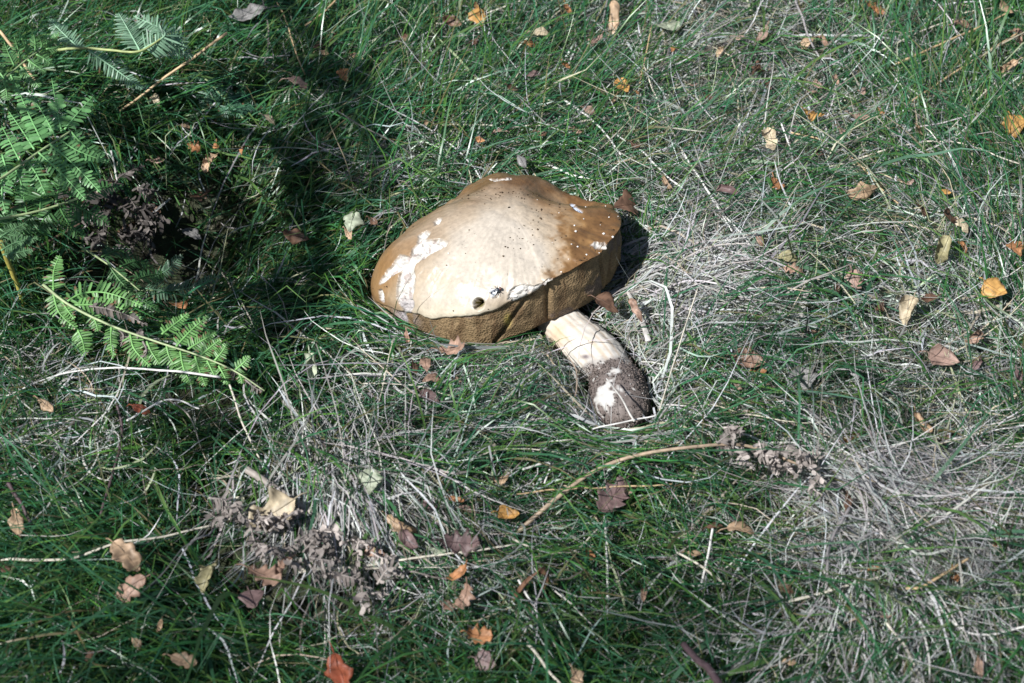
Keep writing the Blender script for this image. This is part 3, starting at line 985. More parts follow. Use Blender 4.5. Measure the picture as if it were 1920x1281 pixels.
    e0 = rng.uniform(0.5, 1.5, N); e1 = e0 - rng.uniform(0.0, 1.2, N)
    wd = rng.uniform(0.0006, 0.0016, N)
    c0 = mixc([(0.014, 0.026, 0.008), (0.03, 0.025, 0.014)], N)
    c1 = mixc([(0.060, 0.130, 0.022), (0.040, 0.095, 0.025), (0.085, 0.150, 0.025), (0.08, 0.065, 0.035)], N, 0.35)
    v_, f_, c_ = blades(b, az, e0, e1, ln, wd, c0, c1, 2, 0.15, 0.0, 0.001)
    g = obj("moss", mesh_from("moss", v_, f_, M_MOSS, c_))
    tag(g, "short mossy undergrowth between the grass stems", "moss", kind="stuff")

# ------------------------------------------------------------------ ferns
def pinna_mesh(line, plen, pairs, c_a, c_b, up=np.array([0, 0, 1.0]), curl=0.25, dead=0.0, tipbrown=0.3, lobe_w=0.40, lean=0.45):
    """one pinna: a midrib with rows of rounded leaflets, tapering to the tip"""
    ln = smooth_line(line, pairs + 2)
    V, F, C = [], [], []
    tgl = unit(np.gradient(ln, axis=0))
    n = pairs
    o = 0
    brown = np.array([0.16, 0.09, 0.05])
    for i in range(1, n + 1):
        t = i / (n + 1)
        size = plen * (np.interp(t, [0, 0.12, 0.45, 0.8, 1.0], [0.75, 1.0, 0.92, 0.5, 0.15]))
        side = unit(np.cross(up, tgl[i]))
        nu = unit(np.cross(tgl[i], side))
        sp_ = np.linalg.norm(ln[i] - ln[i - 1])
        for sg in (1, -1):
            if random.random() < 0.04:
                continue
            s_ = size * random.uniform(0.72, 1.15)
            w = min(sp_ * 0.38, s_ * lobe_w) if not dead else sp_ * 0.5
            ax = unit(side * sg + tgl[i] * (lean + random.uniform(-0.1, 0.1)))
            tw = random.gauss(0, 0.28 + 1.1 * dead)
            bw = unit(tgl[i] * math.cos(tw) + nu * math.sin(tw))
            cb = c_a + (c_b - c_a) * random.random()
            cb = cb * random.uniform(0.8, 1.2)
            isb = random.random() < tipbrown * 0.4
            cl = curl * random.uniform(-0.2, 2.6) + dead * random.uniform(-1.5, 2.5)
            for k, (a_, ww) in enumerate(((0, 0.8), (0.4, 1.0), (0.75, 0.95), (0.93, 0.65), (1.0, 0.2))):
                dn = -cl * s_ * a_ * a_ * 0.5
                mid = ln[i] + ax * s_ * a_ * (1 - 0.35 * dead * a_) + nu * dn
                fold = 0.22 * w * ww
                V += [mid - bw * w * ww + nu * fold, mid, mid + bw * w * ww + nu * fold]
                cc = brown if (isb and a_ > 0.6) else cb
                C += [cc, cc * 1.25 if not dead else cc, cc]
            for k in range(4):
                b_ = o + k * 3
                F += [(b_, b_ + 1, b_ + 4, b_ + 3), (b_ + 1, b_ + 2, b_ + 5, b_ + 4)]
            o += 15
    tv, tf = tube(ln, np.linspace(0.0009, 0.0003, len(ln)), 5)
    F += [tuple(i + o for i in f_) for f_ in tf]
    V += list(tv)
    C += [np.array(c_b) * 1.7 if not dead else np.array(c_b) * 1.0] * len(tv)
    return np.array(V), F, np.array(C)


def fern(label, rachis, pinnae, rr_=(0.0016, 0.0008), c_a=(0.06, 0.15, 0.05), c_b=(0.09, 0.21, 0.07), group=None, name="fern_frond", rcol=(0.26, 0.33, 0.16), mat=None, cat="fern", clear=False):
    """pinnae: (polyline, leaflet length, pairs, options)"""
    rl = smooth_line(rachis, 40)
    base = rl[0].copy()
    root = link(bpy.data.objects.new(name, None)); root.location = base
    tag(root, label, cat, group)
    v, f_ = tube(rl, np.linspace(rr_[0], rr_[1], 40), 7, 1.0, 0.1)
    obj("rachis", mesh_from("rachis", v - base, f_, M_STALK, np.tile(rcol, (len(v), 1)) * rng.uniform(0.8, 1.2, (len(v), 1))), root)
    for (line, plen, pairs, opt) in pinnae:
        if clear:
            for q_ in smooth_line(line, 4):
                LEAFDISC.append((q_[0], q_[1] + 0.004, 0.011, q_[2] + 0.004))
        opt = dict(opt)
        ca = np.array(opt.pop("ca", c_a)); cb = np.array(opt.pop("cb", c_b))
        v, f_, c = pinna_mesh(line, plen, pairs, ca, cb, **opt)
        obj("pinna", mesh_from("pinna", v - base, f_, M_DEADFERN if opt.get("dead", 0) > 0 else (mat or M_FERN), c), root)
    return root


TOCAM = unit(CAM - np.array([-0.35, 0.15, 0.1]))


def PL(pts, z0, z1):
    n = len(pts)
    return [P(u, v, z0 + (z1 - z0) * i / (n - 1)) for i, (u, v) in enumerate(pts)]


def dead_c():
    return dict(ca=(0.13, 0.11, 0.095), cb=(0.24, 0.21, 0.19), dead=0.7)


# big frond at the left edge, above the hollow
upf = unit(np.array([0.1, -0.35, 1.0]))
pin = []
for (pts, z0, z1, L, n) in [
    ([(121, 243), (150, 208), (177, 178)], .135, .125, .0105, 13), ([(115, 246), (106, 200), (97, 147)], .137, .12, .0110, 17),
    ([(104, 255), (80, 212), (53, 168)], .138, .125, .0112, 19), ([(79, 266), (52, 210), (29, 156)], .139, .125, .0115, 21),
    ([(64, 280), (38, 240), (15, 207)], .140, .125, .0110, 16), ([(36, 300), (18, 265), (3, 236)], .141, .13, .0110, 13),
    ([(132, 246), (160, 275), (206, 306)], .135, .11, .0105, 17), ([(108, 260), (148, 284), (196, 302)], .136, .118, .0100, 16),
    ([(93, 270), (140, 310), (189, 362)], .138, .115, .0115, 23), ([(72, 286), (115, 325), (162, 376)], .139, .115, .0120, 24),
    ([(50, 298), (70, 330), (86, 366)], .140, .12, .0115, 15), ([(28, 314), (40, 345), (42, 372)], .140, .12, .0115, 13), ([(4, 290), (14, 325), (20, 352)], .141, .13, .011, 13),
    ([(5, 330), (4, 370), (12, 402)], .141, .125, .011, 13)]:
    pin.append((PL(pts, z0, z1), L * 0.86, int(n * 0.74) + 1, dict(up=upf, tipbrown=0.15, lean=0.3)))
fern("large bright green fern frond with a bare snapped midrib tip", PL([(-160, 455), (-80, 385), (6, 332), (70, 287), (134, 245)], .150, .135), pin,
     c_a=(0.105, 0.255, 0.090), c_b=(0.165, 0.345, 0.135))

# darker fronds underneath it, in its shade
pin = []
for (pts, z0, z1, L, n) in [
    ([(150, 372), (190, 352), (232, 350)], .085, .07, .011, 14), ([(128, 380), (165, 398), (205, 420)], .085, .06, .012, 15), ([(110, 386), (130, 420), (160, 445)], .085, .06, .012, 14), ([(95, 392), (75, 425), (80, 450)], .085, .06, .012, 12),
    ([(130, 372), (150, 345), (185, 325)], .085, .08, .012, 13), ([(105, 380), (112, 350), (130, 322)], .085, .09, .012, 13), ([(75, 394), (78, 365), (90, 340)], .085, .09, .012, 12), ([(50, 400), (45, 370), (50, 345)], .085, .09, .012, 12), ([(60, 402), (45, 430), (50, 455)], .085, .07, .011, 12)]:
    pin.append((PL(pts, z0, z1), L, n, dict(up=upf, tipbrown=0.1)))
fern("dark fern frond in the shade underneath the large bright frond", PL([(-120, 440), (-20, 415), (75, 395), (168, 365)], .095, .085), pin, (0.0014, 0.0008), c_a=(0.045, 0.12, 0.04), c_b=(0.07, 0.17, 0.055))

# smaller frond above it, with the leaf tips standing up
pin = []
for (pts, z0, z1, L, n) in [
    ([(27, 124), (16, 100), (8, 80)], .12, .14, .007, 12), ([(38, 115), (33, 90), (27, 70)], .12, .14, .0065, 12), ([(52, 103), (47, 86), (40, 73)], .12, .14, .006, 11),
    ([(66, 96), (66, 80), (63, 65)], .12, .135, .006, 10), ([(78, 92), (77, 78), (71, 65)], .12, .135, .0055, 10), ([(88, 87), (87, 76), (84, 64)], .12, .13, .005, 9), ([(96, 80), (104, 70), (111, 60)], .12, .13, .005, 9),
    ([(86, 92), (104, 90), (113, 84)], .12, .115, .006, 9), ([(68, 102), (86, 112), (97, 122)], .12, .11, .007, 12), ([(52, 112), (70, 125), (87, 136)], .12, .11, .007, 13),
    ([(38, 125), (58, 146), (76, 164)], .12, .11, .008, 15), ([(20, 140), (28, 160), (30, 178)], .12, .105, .008, 12), ([(6, 150), (12, 170), (14, 190)], .12, .105, .008, 12), ([(8, 148), (-4, 130), (-10, 110)], .12, .13, .008, 12)]:
    pin.append((PL(pts, z0, z1), L, int(n * 0.8), dict(up=upf, tipbrown=0.2)))
fern("small green fern frond with upright leaf tips above the large frond", PL([(-120, 250), (-60, 195), (0, 154), (50, 112), (100, 75)], .115, .12), pin, (0.0014, 0.0007),
     c_a=(0.105, 0.235, 0.085), c_b=(0.160, 0.320, 0.125))

# pale folded frond on a yellow stalk
pin = []
fold_up = unit(np.array([0.35, -0.45, 0.75]))
for (pts, z0, z1, L, n, upv) in [
    ([(150, 92), (118, 62), (92, 36)], .085, .09, .013, 22, fold_up), ([(165, 94), (205, 122), (268, 168)], .085, .05, .013, 30, fold_up), ([(156, 92), (135, 78), (118, 70)], .085, .08, .008, 12, fold_up),
    ([(262, 94), (240, 55), (222, 24)], .09, .10, .016, 26, fold_up), ([(268, 92), (310, 62), (250, 30)], .09, .10, .016, 26, fold_up), ([(275, 90), (320, 85), (362, 108)], .09, .06, .016, 28, fold_up),
    ([(262, 96), (250, 70), (236, 50)], .09, .09, .011, 18, fold_up), ([(290, 80), (330, 65), (348, 92)], .09, .075, .014, 22, fold_up)]:
    pin.append((PL(pts, z0 + 0.03, z1 + 0.035), L * 0.9, int(n * 0.85), dict(up=upv, tipbrown=0.05, lobe_w=0.4)))
fern("pale grey-green folded fern frond on a yellowish stalk", PL([(100, 95), (150, 90), (205, 94), (262, 96), (312, 66)], .115, .125), pin, (0.0013, 0.0009),
     c_a=(0.15, 0.27, 0.17), c_b=(0.22, 0.36, 0.24), rcol=(0.30, 0.35, 0.14))

pin = []
for (pts, z0, z1, L, n) in [([(372, 130), (400, 165), (432, 200), (458, 222)], .03, .02, .013, 26), ([(372, 140), (362, 160), (352, 178)], .03, .02, .010, 14), ([(400, 165), (384, 184), (380, 204)], .03, .02, .010, 13),
                            ([(420, 185), (448, 180), (478, 176)], .03, .02, .009, 14), ([(430, 200), (418, 212), (402, 220)], .03, .02, .008, 10), ([(440, 205), (465, 200), (486, 196)], .03, .02, .008, 10)]:
    pin.append((PL(pts, z0, z1), L, n, dict(up=upf, tipbrown=0.1)))
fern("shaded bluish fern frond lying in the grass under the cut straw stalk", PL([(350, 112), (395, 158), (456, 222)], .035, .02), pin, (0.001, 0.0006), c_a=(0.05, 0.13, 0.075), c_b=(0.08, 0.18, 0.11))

# frond lying across the near side of the hollow
pin = []
gr = dict(up=unit(np.array([0.0, -0.5, 1.0])), tipbrown=0.5, lean=0.3)
for (pts, z0, z1, L, n) in [
    ([(125, 566), (152, 551), (190, 548), (230, 558), (268, 574)], .052, .050, .0115, 20),
    ([(140, 572), (185, 572), (225, 578), (266, 600)], .050, .045, .008, 18),
    ([(303, 627), (330, 606), (354, 587)], .048, .050, .0070, 12), ([(330, 650), (360, 618), (392, 591)], .046, .052, .0080, 15), ([(352, 655), (380, 638), (406, 623)], .045, .05, .0078, 13),
    ([(376, 667), (396, 650), (415, 635)], .044, .05, .0068, 11), ([(402, 677), (416, 660), (428, 642)], .043, .05, .006, 11), ([(441, 694), (455, 682), (469, 667)], .042, .05, .006, 9),
    ([(209, 611), (208, 640), (212, 674)], .046, .035, .0065, 12), ([(244, 627), (252, 655), (282, 688)], .046, .035, .0085, 14), ([(275, 640), (284, 660), (300, 684)], .046, .035, .008, 11),
    ([(312, 647), (318, 670), (335, 695)], .046, .034, .0085, 12), ([(338, 659), (344, 690), (359, 723)], .045, .034, .0085, 16), ([(366, 668), (374, 695), (386, 725)], .044, .034, .0085, 15),
    ([(388, 676), (396, 692), (404, 708)], .043, .034, .006, 9), ([(410, 686), (420, 704), (428, 722)], .042, .034, .0065, 10), ([(448, 700), (452, 710), (455, 720)], .041, .034, .005, 6),
    ([(172, 590), (180, 606), (184, 622)], .048, .038, .007, 8),
    ([(99, 549), (112, 588), (145, 617)], .055, .04, .0085, 15), ([(145, 617), (155, 640), (160, 668)], .04, .03, .009, 10), ([(100, 546), (101, 508), (112, 478)], .055, .06, .0090, 15), ([(112, 556), (120, 572), (140, 600)], .055, .045, .007, 9)]:
    pin.append((PL(pts, z0 + 0.012, z1 + 0.014), L, n, gr))
for (pts, z0, z1, L, n) in [([(168, 574), (205, 580), (240, 592), (277, 611)], .050, .045, .0085, 17), ([(258, 634), (262, 620), (266, 640)], .046, .04, .006, 7), ([(460, 712), (475, 725), (492, 735)], .041, .035, .008, 10),
                            ([(222, 618), (232, 630), (226, 650)], .046, .036, .006, 8), ([(268, 640), (275, 660), (262, 676)], .046, .036, .006, 8), ([(430, 690), (440, 700), (436, 714)], .042, .034, .006, 7)]:
    pin.append((PL(pts, z0 + 0.012, z1 + 0.014), L, n, dict(dead_c(), up=unit(np.array([0.0, -0.5, 1.0])))))
fern("green fern frond with withered grey tips lying beside the dark hollow", PL([(81, 534), (130, 572), (209, 611), (300, 643), (376, 668), (440, 696), (496, 733)], .069, .052), pin, (0.0012, 0.0005),
     c_a=(0.105, 0.235, 0.065), c_b=(0.160, 0.325, 0.105), rcol=(0.30, 0.36, 0.19), clear=True)

# shaded fronds down in the hollow
hb = -0.035
pin = []
for (pts, L, n) in [([(205, 500), (228, 530), (262, 560), (300, 585)], .010, 24), ([(190, 482), (225, 470), (255, 492)], .009, 16), ([(225, 500), (260, 490), (290, 505)], .009, 16), ([(250, 525), (290, 515), (325, 520)], .009, 16)]:
    pin.append((PL(pts, .02, .0), L, n, dict(up=upf, tipbrown=0.2)))
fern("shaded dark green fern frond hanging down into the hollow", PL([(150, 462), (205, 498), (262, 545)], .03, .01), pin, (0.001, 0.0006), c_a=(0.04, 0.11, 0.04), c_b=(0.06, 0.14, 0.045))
pin = []
for (pts, L, n) in [([(262, 540), (320, 545), (370, 535), (420, 512)], .011, 26), ([(290, 520), (315, 505), (342, 478)], .010, 15)]:
    pin.append((PL(pts, .0, .02), L, n, dict(up=upf, tipbrown=0.2)))
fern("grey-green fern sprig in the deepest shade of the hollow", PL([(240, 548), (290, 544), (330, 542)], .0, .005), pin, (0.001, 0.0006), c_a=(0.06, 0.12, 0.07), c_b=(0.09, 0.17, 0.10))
# frond at the left margin below the large one
pin = []
for (pts, L, n) in [([(2, 470), (30, 455), (72, 446)], .009, 16), ([(0, 445), (25, 430), (50, 418)], .009, 14), ([(-5, 420), (14, 405), (34, 400)], .009, 12), ([(5, 478), (30, 474), (62, 468)], .008, 14), ([(0, 430), (16, 440), (36, 443)], .008, 12)]:
    pin.append((PL(pts, .09, .085), L, n, dict(up=upf, tipbrown=0.2)))
fern("pale green fern tip at the foot of the yellow fern stalk", PL([(-90, 480), (-40, 465), (4, 455)], .10, .09), pin, (0.0012, 0.0008), c_a=(0.09, 0.18, 0.08), c_b=(0.12, 0.23, 0.11))

# withered bracken: lower left heap and the one beside the mushroom foot
def withered(label, rach, z, spots, rads, seed, rcol, tone=1.0):
    random.seed(seed)
    pin_ = []
    for (u0, v0, u1, v1, L, n) in spots:
        a_ = G(u0, v0, z + random.uniform(-0.006, 0.01)); b_ = G(u1, v1, z + random.uniform(-0.01, 0.012))
        m_ = (a_ + b_) / 2 + np.array([random.uniform(-1, 1), random.uniform(-1, 1), random.uniform(0, 1)]) * 0.008
        sh = random.uniform(0.6, 1.3) * tone
        pin_.append(([a_, m_, b_], L, n, dict(ca=np.array((0.20, 0.17, 0.155)) * sh, cb=np.array((0.38, 0.335, 0.305)) * sh, dead=random.uniform(0.6, 1.1), tipbrown=0.0)))
    return fern(label, rach, pin_, rads, name="withered_fern", rcol=rcol, cat="dead fern", clear=True)


sp1 = []
random.seed(3)
for k in range(34):
    t = random.random()
    cu, cv = 380 + 330 * t, 935 + 150 * t + random.uniform(-45, 40)
    a_ = random.uniform(-0.6, 1.4)
    l_ = random.uniform(28, 60)
    sp1.append((cu, cv, cu + l_ * math.cos(a_), cv + l_ * math.sin(a_), random.uniform(0.006, 0.011), random.randint(6, 10)))
withered("heap of crumpled grey dead bracken with a flat split stem", [G(462, 880, .045), G(525, 922, .040), G(590, 965, .036), G(648, 1008, .035)], 0.046, sp1, (0.0030, 0.0026), 7, (0.30, 0.26, 0.23))
sp2 = []
for k in range(26):
    t = random.random()
    cu, cv = 1340 + 210 * t, 815 + 60 * t + random.uniform(-22, 26)
    a_ = random.uniform(-0.5, 1.9)
    l_ = random.uniform(16, 42)
    sp2.append((cu, cv, cu + l_ * math.cos(a_), cv + l_ * math.sin(a_), random.uniform(0.006, 0.0095), random.randint(5, 8)))
withered("withered grey-pink bracken tip on a long arching brown stem", [G(968, 1000, .030), G(1030, 946, .046), G(1110, 886, .056), G(1190, 855, .062), G(1300, 838, .066), G(1400, 836, .062), G(1500, 872, .05)],
         0.062, sp2, (0.0017, 0.0010), 8, (0.36, 0.27, 0.19))

sp3 = []
for k in range(30):
    cu, cv = random.uniform(120, 265), random.uniform(330, 455)
    a_ = random.uniform(-0.5, 1.9)
    l_ = random.uniform(30, 60)
    sp3.append((cu, cv, cu + l_ * math.cos(a_), cv + l_ * math.sin(a_), random.uniform(0.008, 0.013), random.randint(7, 11)))
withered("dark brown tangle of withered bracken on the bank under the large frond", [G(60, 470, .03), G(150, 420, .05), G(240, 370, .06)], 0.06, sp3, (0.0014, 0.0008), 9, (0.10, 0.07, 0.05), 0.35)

# ------------------------------------------------------------------ fallen leaves
LC = dict(orange=(0.42, 0.20, 0.09), tan=(0.46, 0.32, 0.205), cream=(0.54, 0.45, 0.31), brown=(0.15, 0.085, 0.055), pink=(0.38, 0.255, 0.205), mauve=(0.19, 0.125, 0.12),
          pgreen=(0.40, 0.44, 0.32), olive=(0.32, 0.29, 0.16), red=(0.36, 0.10, 0.05), grey=(0.27, 0.26, 0.25), ochre=(0.48, 0.27, 0.085), salmon=(0.37, 0.235, 0.17))


def leaf_half(kind, t):
    if kind == "birch":      # broad, widest near the base, pointed, toothed
        w = 0.40 * np.interp(t, [0, 0.05, 0.2, 0.38, 0.6, 0.82, 1.0], [0.05, 0.5, 0.95, 1.0, 0.72, 0.3, 0.0])
        return w + 0.016 * np.abs(np.sin(t * 26)) * (t < 0.97) * (t > 0.04)
    if kind == "oak":        # rounded lobes
        w = 0.30 * np.interp(t, [0, 0.12, 0.55, 0.85, 1.0], [0.08, 0.45, 1.0, 0.75, 0.05])
        return w * (1 + 0.36 * np.sin(t * 24 - 1.2)) + 0.004
    if kind == "maple":      # a few long ragged lobes
        w = 0.40 * np.interp(t, [0, 0.1, 0.22, 0.34, 0.5, 0.62, 0.8, 1.0], [0.15, 0.6, 1.25, 0.55, 0.50, 0.85, 0.28, 0.0])
        return w + 0.012 * np.abs(np.sin(t * 30))
    if kind == "ragged":     # long with shallow uneven lobes
        w = 0.27 * np.interp(t, [0, 0.08, 0.3, 0.6, 0.85, 1.0], [0.06, 0.5, 0.85, 1.0, 0.7, 0.05])
        return w * (1 + 0.20 * np.sin(t * 19) + 0.08 * np.sin(t * 41)) + 0.003
    if kind == "strip":
        return 0.13 * np.interp(t, [0, 0.1, 0.8, 1.0], [0.4, 1, 0.8, 0.1])
    return 0.27 * np.interp(t, [0, 0.08, 0.45, 0.8, 1.0], [0.03, 0.4, 1.0, 0.55, 0.0]) + 0.006 * np.abs(np.sin(t * 30))   # plain oval


leaf_cache = {}


def leaf_thing(u, v, size, angd, kind, colr, curl, label, group=None, dz=0.026, tilt=0.3):
    k = random.Random(int(u * 7 + v * 13))
    L = size / 2350.0 * 1.04
    n = 22
    curl = curl * 1.5
    t = np.linspace(0, 1, n)
    hw = leaf_half(kind, t) * k.uniform(0.9, 1.1)
    hl = hw * (0.45 + 1.1 * fbm(np.stack([t * 4, t * 0 + u, t * 0], -1), 3, 3))
    hw = hw * (0.45 + 1.1 * fbm(np.stack([t * 4, t * 0 + v, t * 0 + 9], -1), 4, 3))
    if kind == "maple":
        hl = np.roll(hl, 1); hl[0] = 0.02; hl[-1] = 0.0
    acr = np.array([-1, -0.66, -0.33, 0, 0.33, 0.66, 1.0])
    X = np.repeat((t - 0.5)[:, None], 7, 1)
    Y = np.where(acr[None, :] < 0, acr[None, :] * hl[:, None], acr[None, :] * hw[:, None])
    # lobes sweep forward
    X = X + np.abs(acr)[None, :] ** 1.5 * (0.05 if kind in ("oak", "maple") else 0.02)
    cx_ = curl * k.uniform(0.5, 1.2); cy_ = curl * k.uniform(-0.8, 2.2); tw = k.gauss(0, 0.5) * curl
    th1 = X * cx_ * 2.2
    Xb = np.where(abs(cx_) > 1e-3, np.sin(th1) / (cx_ * 2.2 + 1e-9), X); Zb = (1 - np.cos(th1)) / (cx_ * 2.2 + 1e-9) * (1 if k.random() < 0.6 else -1)
    ph = Y * cy_ * 4.5 + tw * X * 2
    r_ = cy_ * 4.5 + 1e-6
    Yb = np.sin(Y * r_) / r_
    Zc = (1 - np.cos(Y * r_)) / r_
    Yr = Yb * np.cos(tw * X * 2) - Zc * np.sin(tw * X * 2); Zr = Yb * np.sin(tw * X * 2) + Zc * np.cos(tw * X * 2)
    Zt = Zb + Zr
    Zt = Zt + 0.075 * (fbm(np.stack([X * 5, Y * 7, X * 0 + u * 0.1], -1), 5, 2) - 0.5) * 2
    Zt = Zt - 0.012 * np.abs(np.sin(t * 24))[:, None] * (1 - np.abs(acr))[None, :] * 0.5 + 0.02 * np.abs(acr)[None, :]
    V0 = np.stack([Xb, Yr, Zt], -1).reshape(-1, 3) * L
    a = math.radians(-angd)
    nx_, ny_ = k.gauss(0.18, tilt), k.gauss(0, tilt)
    R = Matrix.Rotation(nx_, 3, 'X') @ Matrix.Rotation(ny_, 3, 'Y') @ Matrix.Rotation(a, 3, 'Z')
    V0 = V0 @ np.array(R).T
    idx_ = np.arange(n * 7).reshape(n, 7)
    fq = np.stack([idx_[:-1, :-1], idx_[1:, :-1], idx_[1:, 1:], idx_[:-1, 1:]], -1).reshape(-1, 4)
    # thin lower side
    V1 = V0 - np.array(R)[:, 2] * 0.00025
    nn = n * 7
    rim = np.r_[idx_[0], idx_[1:, -1], idx_[-1, ::-1][1:], idx_[::-1, 0][1:-1]]
    rq = np.stack([rim, np.roll(rim, -1), np.roll(rim, -1) + nn, rim + nn], -1)
    F = np.vstack([fq, fq[:, ::-1] + nn, rq])
    c = np.array(LC[colr]) * k.uniform(0.82, 1.15)
    nz = fbm(np.stack([X * 6, Y * 6, X * 0 + v], -1), 9, 3).reshape(-1)
    cc = c[None] * (0.65 + 0.7 * nz[:, None])
    spot_ = sstep(0.6, 0.72, fbm(np.stack([X * 14, Y * 14, X * 0 + u], -1), 19, 2).reshape(-1))
    cc = cc * (1 - 0.45 * spot_[:, None])
    edge = np.repeat(np.abs(acr)[None, :], n, 0).reshape(-1) > 0.9
    cc[edge] *= 0.85
    vein = (np.abs(np.repeat(acr[None, :], n, 0).reshape(-1)) < 0.01)
    cc[vein] *= 1.12
    if v < 620 and u > 800:
        dz += 0.007
    pos = G(u, v, dz)
    zmin = V0[:, 2].min()
    o = obj({"birch": "birch_leaf", "oak": "oak_leaf", "maple": "lobed_leaf", "ragged": "lobed_leaf", "strip": "leaf_strip"}.get(kind, "fallen_leaf"), mesh_from("leaf", np.vstack([V0, V1]), F, M_LEAF, np.vstack([cc, cc * 0.9])))
    o.location = pos
    tag(o, label, "leaf", group)
    if size >= 24 and kind != "strip":
        mid = V0.reshape(n, 7, 3)[:, 3] + np.array(R)[:, 2] * 0.0002
        d0 = unit(mid[0] - mid[2])
        st = np.vstack([mid[0] + d0 * L * 0.28 + np.array([0, 0, -0.003]), mid[0] + d0 * L * 0.14, mid[::3], mid[-2:-1]])
        tv, tf = tube(st, np.linspace(0.0006, 0.00018, len(st)), 5)
        obj("leaf_stalk", mesh_from("leaf_stalk", tv, tf, M_LEAF, np.tile(c * 0.75, (len(tv), 1))), o)
    LEAFDISC.append((pos[0], pos[1], L * 0.46, pos[2]))
    return o


